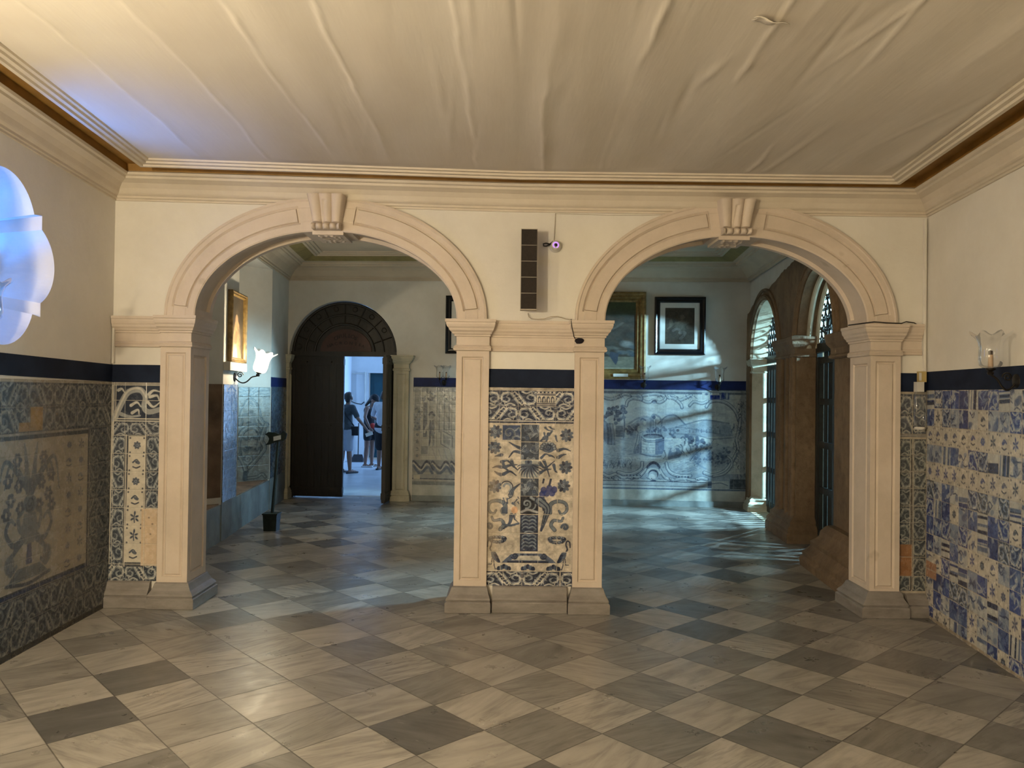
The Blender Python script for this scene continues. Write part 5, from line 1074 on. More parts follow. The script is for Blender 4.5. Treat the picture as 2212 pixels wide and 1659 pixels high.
# ------------------------------------------------------------------ the dark arched door of the far wall
dcx = (da0+da1)/2; ah = (da1-da0)/2
door = thing('arched_door','tall dark wooden arched door with its right leaf open to a bright blue hall','door',tuple(fpt(dcx,0,-.14)))
def dpt(a,z,d): return fpt(a,z,d)      # d negative = into the wall
s = MB(); P = [(dcx+ah*.995*math.cos(q),2.215+.815*math.sin(q)) for q in [PI*i/40 for i in range(41)]]
s.prism(P, lambda a,z: dpt(a,z,-.10), lambda a,z: dpt(a,z,-.16)); tym = s.build('tympanum', M['wood'], door)
for rf,w in ((.96,.02),(.74,.014),(.56,.018)):
    s = MB(); s.tube([dpt(dcx+ah*rf*math.cos(q),2.23+.815*rf*math.sin(q),-.095) for q in [PI*i/40 for i in range(41)]], w, 6); s.build('moulding', M['wood'], tym, smooth=True)
for q in (.35,.75,1.15,1.57,1.99,2.39,2.79):
    s = MB(); s.tube([dpt(dcx+ah*.58*math.cos(q),2.23+.815*.58*math.sin(q),-.095),dpt(dcx+ah*.95*math.cos(q),2.23+.815*.95*math.sin(q),-.095)], .010, 5); s.tube([dpt(dcx+ah*.86*math.cos(q+.2)+.035*math.cos(w_),2.23+.815*.86*math.sin(q+.2)+.035*math.sin(w_),-.097) for w_ in [2*PI*i/14 for i in range(15)]],.007,5); s.build('carving', M['wood'], tym)
s = MB(); s.obox(dpt(dcx,2.225,-.115), fu, fn, (0,0,1), ah, .05, .035); s.build('transom', M['wood'], door)
for a in (da0+.03,da1-.03): s = MB(); s.obox(dpt(a,1.1,-.15), fu, fn, (0,0,1), .03, .05, 1.1); s.build('jamb', M['wood'], door)
# dull red sign board in the tympanum, with its worn dark lettering
sg = MB(); sa, sz = fw(-2.575), 2.262; P = [(sa+.40*math.cos(q),sz+.345*math.sin(q)) for q in [PI*i/30 for i in range(31)]]
sg.prism(P, lambda a,z: dpt(a,z,-.07), lambda a,z: dpt(a,z,-.10)); sgn = sg.build('sign_board', M['redboard'], tym)
def text_mesh(name, txt, size, mat, parent, place):
    cu = bpy.data.curves.new(name,'FONT'); cu.body = txt; cu.size = size; cu.extrude = .002; cu.align_x = 'CENTER'; cu.align_y = 'CENTER'; cu.resolution_u = 3
    tmp = bpy.data.objects.new('tmp',cu); COL.objects.link(tmp); dg = bpy.context.evaluated_depsgraph_get(); me = bpy.data.meshes.new_from_object(tmp.evaluated_get(dg)); bpy.data.objects.remove(tmp); bpy.data.curves.remove(cu)
    me.materials.clear(); me.transform(place); me.name = name; return link(name, me, mat, parent)
def place_wall(p, ux, uz, un, rot=0):
    c_, s_ = math.cos(rot), math.sin(rot); X = Vector(ux)*c_+Vector(uz)*s_; Y = -Vector(ux)*s_+Vector(uz)*c_; m = Matrix((X,Y,Vector(un))).transposed().to_4x4(); m.translation = Vector(p); return m
for k,ch in enumerate('OVULLOS'):
    q = PI/2+(3-k)*.20; text_mesh('lettering', ch, .085, M['inkmark'], sgn, place_wall(dpt(sa+.275*math.cos(q),sz+.245*math.sin(q),-.069), fu, (0,0,1), -fn, q-PI/2))
for k,ch in enumerate('NACRONSEA'):
    q = PI/2+(4-k)*.26; text_mesh('lettering', ch, .07, M['inkmark'], sgn, place_wall(dpt(sa+.31*math.cos(q),sz+.03+.10*math.sin(q),-.069), fu, (0,0,1), -fn, (q-PI/2)*.35))
def door_leaf(p0, p1, name='leaf'):
    p0, p1 = Vector(p0), Vector(p1); du = (p1-p0).normalized(); dn_ = Vector((du.y,-du.x,0)); L = (p1-p0).length; s = MB(); s.obox((p0+p1)/2+Vector((0,0,1.105)), du, dn_, (0,0,1), L/2, .022, 1.085); lf = s.build(name, M['wood'], door)
    n = max(3,int(L/.11))
    for sd in (-1,1):
        s = MB()
        for k in range(n): s.obox(p0+du*(L*(k+.5)/n)+Vector((0,0,1.1))+dn_*sd*.024, du, dn_, (0,0,1), L/n*.5-.006, .004, 1.06)
        for z in (.12,1.12,2.10): s.obox((p0+p1)/2+Vector((0,0,z))+dn_*sd*.030, du, dn_, (0,0,1), L/2, .006, .045)
        s.build('boards', M['wood'], lf)
        for z in (.12,1.12,2.10):
            for k in range(2): s = MB(); s.ball(p0+du*(L*(.25+.5*k))+Vector((0,0,z))+dn_*sd*.037, .012); s.build('stud', M['iron2'], lf)
door_leaf(dpt(da0+.06,0,-.13), dpt(fw(-2.60),0,-.10)); pl_ = dpt(da1-.075,0,-.10); door_leaf(pl_, pl_+Vector((-.028,-.62,0)))
# stone pilasters flanking the door
pilaster('door_pilaster','pale stone pilaster standing right of the dark arched door',-1.795,-1.565,11.845,11.97,.12,1.965,-1,(.04,.075),(.03,.04),'door pilasters',trim=M['palestone'],basem=M['palestone'],base_h=.12)
pilaster('door_pilaster','thin stone pilaster wedged between the dark door and the left corner',-3.452,-3.405,11.95,12.05,.12,1.965,1,(.02,.05),(.01,.02),'door pilasters',trim=M['palestone'],basem=M['palestone'],base_h=.12)

# ------------------------------------------------------------------ pictures
def picture(name, label, o, ua, un, w, h, fw_, fm, depth, mat_w=0, canvas=None, group='framed pictures', lip=None):
    """o = bottom-left corner on the wall; un = into the room"""
    o, ua, un = Vector(o), Vector(ua), Vector(un); uz = Vector((0,0,1)); t = thing(name, label, 'picture', tuple(o+ua*w/2), group)
    s = MB(); prof = [(0,0),(0,depth),(fw_*.25,depth*1.15),(fw_*.5,depth*.9),(fw_*.8,depth*.95),(fw_,depth*.55),(fw_,0)]
    s.grid([[o+ua*(x0)+uz*z0+un*d for x0,z0 in ((i,i),(w-i,i),(w-i,h-i),(i,h-i))] for i,d in prof], closev=True); s.build('frame', fm, t)
    if lip:
        s = MB(); i0, i1 = fw_, fw_+lip; s.grid([[o+ua*x0+uz*z0+un*d for x0,z0 in ((i,i),(w-i,i),(w-i,h-i),(i,h-i))] for i,d in ((i0,depth*.6),(i0+lip*.5,depth*.7),(i1,depth*.3))], closev=True); s.build('inner_frame', M['gilt'], t)
    if mat_w:
        s = MB(); i0, i1 = fw_*.9, fw_+mat_w; s.grid([[o+ua*x0+uz*z0+un*d for x0,z0 in ((i,i),(w-i,i),(w-i,h-i),(i,h-i))] for i,d in ((i0,depth*.4),(i1,depth*.4),(i1,depth*.3))], closev=True); s.build('mount', M['whitemat'], t)
    i = fw_+mat_w*.95+(lip or 0)*.9; canvas.build('image', M['paint'], o+ua*i+uz*i, ua, uz, un, w-2*i, h-2*i, t, depth*.3); return t
# the print of a seated figure
c = Cv(1000,1475,405,985,130,(.040,.032,.024)); rm = random.Random(1)
for k in range(90): c.ell(rm.uniform(1000,1475),rm.uniform(405,985),rm.uniform(15,60),rm.uniform(10,50),rm.choice(((.055,.042,.03),(.028,.023,.018),(.065,.05,.036))),.4,0,20)
c.ell(1275,545,42,52,(.085,.075,.055),.9,0,18); c.curve([(1225,560),(1230,510),(1290,500),(1330,540)],16,(.045,.037,.03)); c.poly([(1180,640),(1260,600),(1350,590),(1385,630),(1320,700),(1340,760),(1240,800),(1150,700)],(.07,.06,.045),.85); c.curve([(1200,650),(1270,620),(1370,640)],16,(.10,.085,.065),.8); c.curve([(1130,770),(1200,740),(1260,790)],20,(.09,.08,.07),.8); c.curve([(1240,800),(1320,800),(1290,860),(1255,890)],24,(.10,.09,.078),.8); c.ell(1100,650,30,60,(.085,.07,.05)); c.curve([(1050,740),(1120,680),(1180,640)],14,(.08,.067,.05))
c.grain(.35,7,4)
picture('framed_print','dark print of a seated figure, white mount, black frame, right of the gilt painting', fpt(fw(2.115),2.255), fu, -fn, .752, .86, .085, M['blackframe'], .05, .075, c)
c = Cv(0,1,0,1,30,(.05,.042,.034)); c.ell(.5,.5,.3,.4,(.10,.085,.065)); c.grain(.3,8,3)
picture('framed_print','black framed print with pale mount half hidden behind the central pier', fpt(fw(-1.015),2.24), fu, -fn, .76, .88, .085, M['blackframe'], .05, .075, c)
c = Cv(0,1,0,1.6,130,(.045,.042,.036)); rm = random.Random(12)
c.rect(0,1,0,.30,(.030,.052,.026)); c.ell(.5,.28,.6,.10,(.035,.055,.045),.7,0,.1)
for k in range(120): c.ell(rm.random(),rm.uniform(.35,1.0),rm.uniform(.03,.12),rm.uniform(.02,.08),rm.choice(((.05,.042,.034),(.028,.022,.018),(.075,.06,.045),(.04,.05,.05))),.45,rm.random()*3,.04)
c.ell(.36,.92,.14,.26,(.018,.016,.02),.9,.3,.05); c.curve([(.55,.7),(.68,.62),(.8,.50)],.02,(.10,.09,.075),.7); c.ell(.86,1.0,.10,.07,(.20,.22,.22),.8,.3,.05)
for k in range(26): c.ell(rm.uniform(.45,1),rm.uniform(1.08,1.28),rm.uniform(.03,.09),rm.uniform(.02,.05),rm.choice(((.045,.065,.085),(.07,.09,.10),(.10,.11,.10))),.8,rm.random(),.02)
c.rect(0,1,1.30,1.6,(.17,.17,.13),.8); c.poly([(.62,1.18),(.74,1.22),(.73,1.40),(.70,1.50),(.66,1.42),(.60,1.28)],(.035,.05,.075)); c.ell(.30,1.05,.10,.14,(.12,.025,.02),.7,0,.06); c.rect(0,1,1.555,1.6,(.26,.26,.2),.7); c.grain(.25,9,4)
pg = picture('gilt_framed_painting','large dark oil painting in a wide gilt frame, behind the central pier right pilaster', fpt(fw(.72),1.885), fu, -fn, 1.272, 1.30, .10, M['gilt'], .06, 0, c, lip=.05)
s = MB(); s.obox(fpt(fw(1.62),1.94,.075), fu, fn, (0,0,1), .11, .002, .022); s.build('caption_strip', M['whitemat'], pg)
c = Cv(0,1,0,1.4,80,(.10,.075,.05)); rm = random.Random(31)
for k in range(60): c.ell(rm.random(),rm.random()*.6,.15,.12,rm.choice(((.07,.055,.04),(.05,.042,.033),(.11,.085,.06))),.5,0,.05)
c.poly([(.2,1.4),(.25,.9),(.4,.55),(.55,.5),(.7,.62),(.75,1.0),(.9,1.4)],(.34,.22,.12)); c.ell(.5,.52,.10,.12,(.36,.24,.15)); c.poly([(.28,1.05),(.45,.75),(.58,.82),(.5,1.1)],(.52,.14,.08)); c.poly([(.3,1.1),(.5,1.08),(.6,1.4),(.2,1.4)],(.50,.40,.26)); c.curve([(.6,.7),(.8,.95),(.7,1.25)],.04,(.2,.15,.10)); c.grain(.25,19,4)
a, b = Vector((*LF[4],0)), Vector((*LF[5],0)); pu = (b-a).normalized(); pn = Vector((pu.y,-pu.x,0))
if pn.x < 0: pn = -pn
def ppt(y,z,d=0): return a+pu*((y-LF[4][1])/pu.y)+Vector((0,0,z))+pn*d
picture('gilt_framed_painting','brown painting of a robed figure in thin gilt frame above the lit sconce', ppt(8.66,1.965), pu, pn, .66, .80, .05, M['gilt'], .05, 0, c)
s = MB(); s.obox(ppt(8.90,1.91,.03), pu, pn, (0,0,1), .365, .04, .045); t = thing('stone_ledge','white plaster ledge glowing under the brown painting on the left pier','ledge',tuple(ppt(8.9,1.865))); s.build('ledge', M['plaster'], t)

# ------------------------------------------------------------------ glass wall sconces
def sconce(label, p, n_dir, tilt=0, lit=False, arm=.2, scale=1.0, up=.06, candle=True, group='glass wall sconces', branches=1, power=62):
    rz = math.atan2(n_dir[1], n_dir[0]); t = thing('wall_sconce', label, 'wall lamp', p, group, rz, local=True); S = scale
    s = MB(); s.lathe([(0,.014),(.03*S,.014),(.042*S,.008),(.045*S,0),(0,0)], (0,0,0), (1,0,0), 18); s.build('backplate', M['iron2'], t, smooth=True, local=True)
    s = MB(); P = [(0,0,0)]+[(arm*u, 0, -.055*S*math.sin(PI*min(u*1.35,1.0))*1.0+(up-.03)*max(0,(u-.55)/.45)**1.5) for u in [i/14 for i in range(1,15)]]; s.tube(P, .0065*S, 8)
    s.tube([(.055*S+.030*S*(1-k/26)*math.cos(k*.42), 0, .022*S+.030*S*(1-k/26)*math.sin(k*.42)) for k in range(24)], .005*S, 6); s.build('arm', M['iron2'], t, smooth=True, local=True)
    for b_ in range(branches):
        dy = (b_-(branches-1)/2)*.10; ax = Vector((math.sin(tilt),0,math.cos(tilt))); base_ = Vector((arm,dy,up-.035))
        if dy: s = MB(); s.tube([(arm*.4,0,-.03),(arm*.7,dy*.7,-.045),(arm,dy,up-.04)], .006*S, 6); s.build('arm', M['iron2'], t, smooth=True, local=True)
        s = MB(); s.lathe([(0,0),(.014*S,.0),(.020*S,.012*S),(.012*S,.022*S),(.026*S,.032*S),(.028*S,.040*S),(0,.040*S)], base_, ax, 16); s.build('cup', M['iron2'], t, smooth=True, local=True)
        g0 = base_+ax*.036*S
        rip = lambda u,a_,r,h: (r*(1+.10*max(0,(u-.72)/.28)*math.cos(a_*8)), h+.014*S*max(0,(u-.72)/.28)*math.cos(a_*8))
        s = MB(); s.lathe([(.012*S,0),(.042*S,.006*S),(.060*S,.022*S),(.067*S,.05*S),(.066*S,.085*S),(.064*S,.125*S),(.068*S,.155*S),(.082*S,.185*S),(.104*S,.208*S),(.112*S,.214*S)], g0, ax, 48, rip); sh = s.build('glass_shade', M['litglass'] if lit else M['glass'], t, smooth=True, local=True)
        if candle:
            s = MB(); s.lathe([(0,0),(.015*S,0),(.013*S,.085*S),(0,.085*S)], g0, ax, 14); s.build('candle_tube', M['candle'], t, smooth=True, local=True)
            s = MB(); s.lathe([(0,.085*S),(.012*S,.085*S),(.012*S,.108*S),(.006*S,.112*S),(0,.112*S)], g0, ax, 12); s.build('socket', M['darkcup'], t, smooth=True, local=True)
        if lit:
            s = MB(); c_ = g0+ax*.115*S; s.ball(c_, .026*S, .026*S, .036*S); s.build('bulb', M['bulb'], t, smooth=True, local=True)
            d = bpy.data.lights.new('bulb_light','POINT'); d.energy = power; d.color = (1,.84,.56); d.shadow_soft_size = .035; lo_ = bpy.data.objects.new('bulb_light', d); COL.objects.link(lo_); lo_.parent = t; lo_.location = c_+ax*.045*S
    return t
sconce('lit glass sconce glowing on the left pier, its shade tilted outward', ppt(8.98,1.795), pn, .28, True, .26, 1.18, .05, True)
sconce('lit glass sconce on the left front wall, just outside the left edge of view', OL+dl*wallY(2.25)+Vector((0,0,1.80)), -nl, .1, True, .20, 1.15, .05, True, power=140)
sconce('unlit clear glass sconce with candle tube on the right front wall', Vector((xr(4.69),4.69,1.762)), -nr, 0, False, .15, 1.0, .07)
sconce('clear glass sconce at the left edge, in front of the quatrefoil window', OL+dl*wallY(4.30)+Vector((0,0,1.975)), -nl, -.05, False, .13, 1.05, .03)
sconce('clear glass sconce at right corner of the gilt painting', fpt(fw(1.965),1.80), -fn, 0, False, .16, .95, .07)
sconce('clear glass sconce on the blue band left of the stone portal', fpt(fw(3.055),1.78), -fn, 0, False, .16, 1.0, .07)
sconce('clear glass sconce with two shades beside the door pilaster', fpt(fw(-1.03),1.80), -fn, 0, False, .14, .85, .07, True, branches=2)

# ------------------------------------------------------------------ speaker, camera, cables, boxes
sx0, sx1, sz0, sz1 = .053, .176, 2.268, 2.868; sy = 5.85
sp = thing('column_speaker','tall slim brown column speaker hung on the wall between the arches','speaker',(.115,5.97,sz0))
s = MB(); s.box(sx0,sx1,sy-.085,sy,sz0,sz1); s.build('cabinet', M['speakercase'], sp)
for k in range(5):
    h = (sz1-sz0-.008)/5; s = MB(); s.box(sx0+.004,sx1-.004,sy-.092,sy-.084,sz0+.004+h*k+.0025,sz0+.004+h*(k+1)-.0025); s.build('grille', M['grille'], sp)
for z_ in (2.42,2.66):
    s = MB(); s.box(.095,.135,sy-.002,5.972,z_-.03,z_+.03); s.build('bracket', M['iron2'], sp)

cmx, cmz = .318, 2.775
cm = thing('dome_camera','small white dome camera with a glowing violet ring beside the speaker','camera',(cmx,5.97,cmz))
s = MB(); s.lathe([(0,0),(.046,0),(.046,.014),(.040,.022),(.036,.028),(0,.028)], (cmx,5.972,cmz), (0,-1,0), 28); s.build('mount', M['whiteplastic'], cm, smooth=True)
s = MB(); s.lathe([(.036,.026),(.037,.045),(.033,.060),(.026,.068),(.0,.070)], (cmx,5.972,cmz), (0,-1,.05), 28); s.build('housing', M['whiteplastic'], cm, smooth=True)
s = MB(); R_ = []
for k in range(25):
    q = -PI/2+.35+(2*PI-.7)*k/24; R_.append((cmx+.0205*math.cos(q),5.8985,cmz+.0205*math.sin(q)))
s.tube(R_, .0042, 6); s.build('infrared_ring', M['ir'], cm, smooth=True)
s = MB(); s.lathe([(0,0),(.012,0),(.012,.006),(0,.009)], (cmx,5.902,cmz), (0,-1,0), 18); s.build('lens', M['lens'], cm, smooth=True)
def cable(name, label, pts, r, mat, cat='cable'):
    s = MB(); s.tube(pts, r, 6); o = center_origin(s.build(name, mat, smooth=True)); return tag(o, label, cat)
cable('cable','pale cable dropping from the cornice to the dome camera',[(.315,5.966,3.03),(.313,5.966,2.95),(.310,5.966,2.86),(.306,5.966,2.80)],.0035,M['palecable'])
cable('cable','looped black cable hanging beside the dome camera',[(.300,5.955,2.802),(.275,5.945,2.785),(.245,5.94,2.772),(.228,5.94,2.775),(.225,5.94,2.79),(.245,5.94,2.795),(.275,5.945,2.79),(.302,5.95,2.812)],.006,M['cable'])
cable('cable','thin pale wire curling on the impost moulding under the speaker',[(.115,5.955,2.262),(.12,5.945,2.235),(.14,5.925,2.217),(.19,5.905,2.212),(.24,5.903,2.217),(.29,5.905,2.234),(.34,5.91,2.236),(.40,5.905,2.217),(.445,5.90,2.213)],.0035,M['palecable'])
cable('cable','black cable lying across the right capital into the right corner',[(2.62,6.10,2.214),(2.66,5.95,2.216),(2.72,5.88,2.222),(2.80,5.86,2.214),(2.92,5.875,2.212),(2.97,5.90,2.228),(3.04,5.92,2.222),(3.085,5.93,2.20)],.0045,M['cable'])
cable('cable','thin cable hanging down front of the capital to a dark hole',[(.437,5.862,2.212),(.437,5.856,2.19),(.445,5.868,2.15),(.456,5.888,2.11),(.463,5.908,2.085),(.475,5.918,2.065),(.487,5.922,2.058)],.003,M['cable'])
s = MB(); rj = random.Random(5); s.prism([(.505+.030*math.cos(q)*(1+.35*rj.random()),2.052+.020*math.sin(q)*(1+.3*rj.random())) for q in [2*PI*k/14 for k in range(14)]], lambda x,z:(x,5.921,z), lambda x,z:(x,5.9275,z)); tag(center_origin(s.build('burnt_hole', M['lens'])),'dark burnt hole in capital of the right pilaster of the central pier','hole')
cable('wire','thin wire running along under the cornice right of the speaker',[(.315,5.966,3.028),(.7,5.966,3.022),(1.0,5.966,3.024),(1.15,5.966,3.03)],.002,M['palecable'],'wire')
# trunking and boxes in the right corner, conduit in the left corner
s = MB(); s.box(3.128,3.146,5.945,5.967,1.86,3.02); tag(center_origin(s.build('conduit', M['plaster'])),'white conduit running up the right corner from yellowed box','conduit')
s = MB(); s.box(-3.046,-3.030,5.945,5.967,1.84,2.205); tag(center_origin(s.build('conduit', M['plaster'])),'white conduit strip in the left corner beside the impost moulding','conduit')
jb = thing('junction_box','yellowed plastic junction box in the right corner above the tiles','box',(3.115,5.94,1.775))
s = MB(); s.box(3.085,3.140,5.925,5.962,1.775,1.855); s.build('case', M['yellowbox'], jb); s = MB(); s.box(3.083,3.100,5.921,5.926,1.785,1.845); s.build('cover', M['whiteplastic'], jb)
ds = thing('dispenser','clear plastic dispenser bottle hung below the yellowed junction box','dispenser',(3.09,5.92,1.42))
s = MB(); P = [[(3.085+w*math.cos(q),5.915+w*.55*math.sin(q),z) for q in [2*PI*k/20 for k in range(20)]] for w,z in ((.004,1.43),(.034,1.43),(.044,1.45),(.046,1.52),(.046,1.66),(.040,1.69),(.030,1.70),(.003,1.70))]; s.grid(P, closev=True); s.build('bottle', M['glass'], ds, smooth=True)
s = MB(); s.box(3.058,3.112,5.905,5.955,1.70,1.775); s.build('holder', M['whiteplastic'], ds); s = MB(); s.lathe([(0,0),(.034,0),(.040,.010),(.034,.020),(0,.020)],(3.085,5.915,1.415),(0,0,1),18); s.build('cap', M['whiteplastic'], ds, smooth=True)
# flake of peeling paint under the ceiling
s = MB(); P = []; rj = random.Random(3)
for i in range(9):
    u = i/8; P.append([(.98+.14*u+.01*math.sin(j*2.1), 3.24-.07*v_+.02*u, 3.208-.030*max(0,v_-.2)*(.4+u)+.006*math.sin(9*u)) for j,v_ in enumerate([k/6 for k in range(7)])])
s.grid(P); fl_ = s.build('paint_flake', M['ceiling'], smooth=True); md = fl_.modifiers.new('solid','SOLIDIFY'); md.thickness = .002; tag(center_origin(fl_),'curled flake of peeling paint hanging from the right of the ceiling','paint flake')

# ------------------------------------------------------------------ sign stand in the far room
bx, by = -2.815, 9.25; st = thing('sign_stand','green-black sign stand with square tub base in the left far room','sign stand',(bx,by,0))
s = MB(); s.rings(bx-.070,bx+.070,by-.07,by+.07,[(0,0),(.003,.0),(.012,.19),(.020,.19),(.020,.205),(.0,.205)]); s.build('base', M['greenblack'], st)
s = MB(); s.tube([(bx+.005,by,.2),(bx+.035,by,.6),(bx+.06,by,1.05)], .019, 10); s.build('pole', M['greenblack'], st, smooth=True)
hx = bx+.06; s = MB(); hp = [(-.145,.10),(-.10,.13),(-.03,.125),(.03,.10),(.055,.125),(.075,.145),(.115,.11),(.10,.05),(.065,.02),(.05,.035),(-.02,.01),(-.09,-.02),(-.15,-.03),(-.11,.005),(-.095,.05),(-.115,.085)]
s.prism(hp, lambda x,z:(hx+x,by-.03-.12*z,1.03+z), lambda x,z:(hx+x,by-.01-.12*z,1.03+z)); s.build('holder', M['greenblack'], st)
s = MB(); s.add([(hx-.04,by-.045,1.055),(hx+.045,by-.045,1.075),(hx+.045,by-.052,1.125),(hx-.04,by-.052,1.105),(hx-.04,by-.035,1.055),(hx+.045,by-.035,1.075),(hx+.045,by-.042,1.125),(hx-.04,by-.042,1.105)],[(0,1,2,3),(7,6,5,4),(0,4,5,1),(1,5,6,2),(2,6,7,3),(3,7,4,0)]); s.build('label_card', M['whitemat'], st)

# ------------------------------------------------------------------ hall fittings and people
t = thing('wall_conduit','white pipe with switch box beside the teal door in the hall','pipe',(-3.52,18.84,0))
s = MB(); s.tube([(-3.53,18.83,1.4),(-3.53,18.83,2.12)],.025,8); s.tube([(-3.53,18.83,2.08),(-3.85,18.86,2.08)],.012,6); s.build('pipe', M['whiteplastic'], t); s = MB(); s.box(-3.52,-3.42,18.80,18.86,.85,1.40); s.build('box', M['whiteplastic'], t)
cable('cable','dark cable sagging along the hall wall behind the man in shorts',[(-3.87,18.7,1.42),(-3.75,18.86,1.36),(-3.62,18.86,1.34),(-3.53,18.83,1.42)],.012,M['cable'])
cn = thing('dustpan','dark long-handled dustpan standing against the hall wall','dustpan',(-3.6,18.3,0)); s = MB(); s.add([(-3.75,18.2,.005),(-3.45,18.2,.005),(-3.45,18.45,.005),(-3.75,18.45,.005),(-3.70,18.42,.17),(-3.5,18.42,.17)],[(0,1,2,3),(0,3,4),(1,5,2),(3,2,5,4),(0,4,5,1)]); s.build('pan', M['blackcloth'], cn); s = MB(); s.tube([(-3.6,18.42,.15),(-3.62,18.55,.9)],.012,6); s.build('handle', M['blackcloth'], cn)

def capsule(s, a, b, ra, rb, n=10):
    a, b = Vector(a), Vector(b); ax = (b-a); L = ax.length; ax = ax/max(L,1e-6); prof = [(ra*math.sin(PI/2*i/4), -ra*math.cos(PI/2*i/4)) for i in range(5)]+[(rb*math.cos(PI/2*i/4), L+rb*math.sin(PI/2*i/4)) for i in range(5)]
    prof = [(max(r,1e-4),h) for r,h in prof]; s.lathe(prof, a, ax, n)
def skin_mesh(name, parts, mat, parent, voxel=.012, smooth=4, blobs=()):
    s = MB()
    for p in parts: capsule(s, *p)
    for b in blobs: s.ball(*b)
    me = s.mesh(name); o = bpy.data.objects.new('tmp', me); COL.objects.link(o); m = o.modifiers.new('r','REMESH'); m.mode = 'VOXEL'; m.voxel_size = voxel; m = o.modifiers.new('s','SMOOTH'); m.iterations = smooth; m.factor = .5
    dg = bpy.context.evaluated_depsgraph_get(); me2 = bpy.data.meshes.new_from_object(o.evaluated_get(dg)); bpy.data.objects.remove(o); me2.name = name; me2.polygons.foreach_set('use_smooth',[True]*len(me2.polygons)); return link(name, me2, mat, parent)
def hand(parts, w, dirn, side, s=1):
    """palm, four fingers and a thumb growing from the wrist w along dirn; side = thumb side"""
    d = Vector(dirn).normalized(); sd = Vector(side).normalized(); nn = d.cross(sd); w = Vector(w); pc = w+d*.085*s
    for k in (-1.5,-.5,.5,1.5): parts.append((w+d*.01, pc+sd*.019*k*s, .017*s, .014*s))
    for k,L in ((-1.5,.062),(-.5,.078),(.5,.083),(1.5,.074)):
        b = pc+sd*.019*k*s; m = b+d*L*.5*s+nn*.008; parts.append((b,m,.0095*s,.009*s)); parts.append((m, m+d*L*.42*s+nn*.03, .009*s,.0075*s))
    b = w+d*.035*s+sd*.03*s; m = b+d*.035*s+sd*.025*s; parts.append((b,m,.013*s,.011*s)); parts.append((m,m+d*.035*s+nn*.008,.010*s,.008*s))
def V3(o, *p): return Vector(o)+Vector(p)
def person(label, o, face, H, pose, cloth):
    """o = point on the floor under the hips; face = heading (radians, 0 = +x); local frame x forward, y left, z up"""
    t = thing('person', label, 'person', o, 'visitors in the hall'); c_, s_ = math.cos(face), math.sin(face)
    def L(x,y,z): return Vector((o[0]+x*c_-y*s_, o[1]+x*s_+y*c_, o[2]+z))
    k = H/1.72; P = pose; bp = []
    hip = {+1:L(P.get('hipx',0),.085*k,.90*k),-1:L(P.get('hipx',0),-.085*k,.90*k)}; ch = L(P['chest'],0,1.25*k); nk = L(P['neck'],0,1.44*k); hd = L(P['head'],P.get('heady',0),P.get('headz',1.585)*k)
    sh = {+1:L(P['neck']-.01,.175*k,1.385*k),-1:L(P['neck']-.01,-.175*k,1.385*k)}
    bp += [(L(0,.05*k,.93*k),L(0,-.05*k,.93*k),.125*k,.125*k),(L(.0,0,.95*k),ch,.125*k,.125*k),(ch+Vector((0,0,-.02)),L(P['neck']-.02,.08*k,1.33*k),.12*k,.10*k),(ch,L(P['neck']-.02,-.08*k,1.33*k),.12*k,.10*k),(sh[1],sh[-1],.058*k,.058*k),(nk-Vector((0,0,.06)),hd-Vector((0,0,.07*k)),.058*k,.052*k)]
    for sd in (1,-1):
        kn = L(P['knee'][sd][0],P['knee'][sd][1],.49*k); an = L(P['ankle'][sd][0],P['ankle'][sd][1],.085*k); to = L(P['ankle'][sd][0]+.15*k,P['ankle'][sd][1]+.02*sd,.028*k)
        bp += [(hip[sd],kn,.092*k,.058*k),(kn,kn.lerp(an,.35),.055*k,.056*k),(kn.lerp(an,.35),an,.056*k,.036*k),(an+Vector((0,0,-.035*k)),to,.036*k,.028*k),(an+Vector((0,0,-.04*k))-Vector((c_,s_,0))*.035,to,.03*k,.027*k)]
        el = L(*P['elbow'][sd]); wr = L(*P['wrist'][sd]); bp += [(sh[sd],el,.050*k,.038*k),(el,wr,.038*k,.026*k)]; d = (wr-el).normalized(); hand(bp, wr, d, (c_,s_,0), k)
    face_d = Vector((math.cos(face+P.get('turn',0)), math.sin(face+P.get('turn',0)), P.get('nod',0))).normalized()
    left = Vector((-face_d.y,face_d.x,0)).normalized(); upv = face_d.cross(left)*1.0
    if upv.z < 0: upv = -upv
    bp += [(hd+upv*.025*k-face_d*.012,hd+upv*.02*k+face_d*.02,.088*k,.082*k),(hd+face_d*.03-upv*.05*k,hd+face_d*.055-upv*.085*k,.058*k,.036*k),(hd+face_d*.088-upv*.0*k,hd+face_d*.112-upv*.03*k,.011*k,.014*k)]
    for sd in (1,-1): bp.append((hd+left*sd*.085*k+upv*.01*k,hd+left*sd*.088*k-upv*.03*k,.014*k,.011*k)); bp.append((hd+face_d*.055-upv*.028*k+left*sd*.035,hd+face_d*.05-upv*.03*k+left*sd*.04,.03*k,.03*k))
    body = skin_mesh('body', bp, M['skin'], t, .0095, 3)
    for sd in (1,-1): s = MB(); s.ball(hd+face_d*.085*k+left*sd*.032*k+upv*.012*k, .011*k); s.build('eye', M['whiteplastic'], t, smooth=True); 
    s = MB(); m_ = hd+face_d*.088*k-upv*.062*k; s.tube([m_-left*.022*k-face_d*.012,m_,m_+left*.022*k-face_d*.012],.005*k,6); s.build('mouth', M['redcloth'], t)
    cloth(t, L, k, dict(hip=hip,ch=ch,nk=nk,hd=hd,sh=sh,fd=face_d,lf=left,up=upv), P); return t
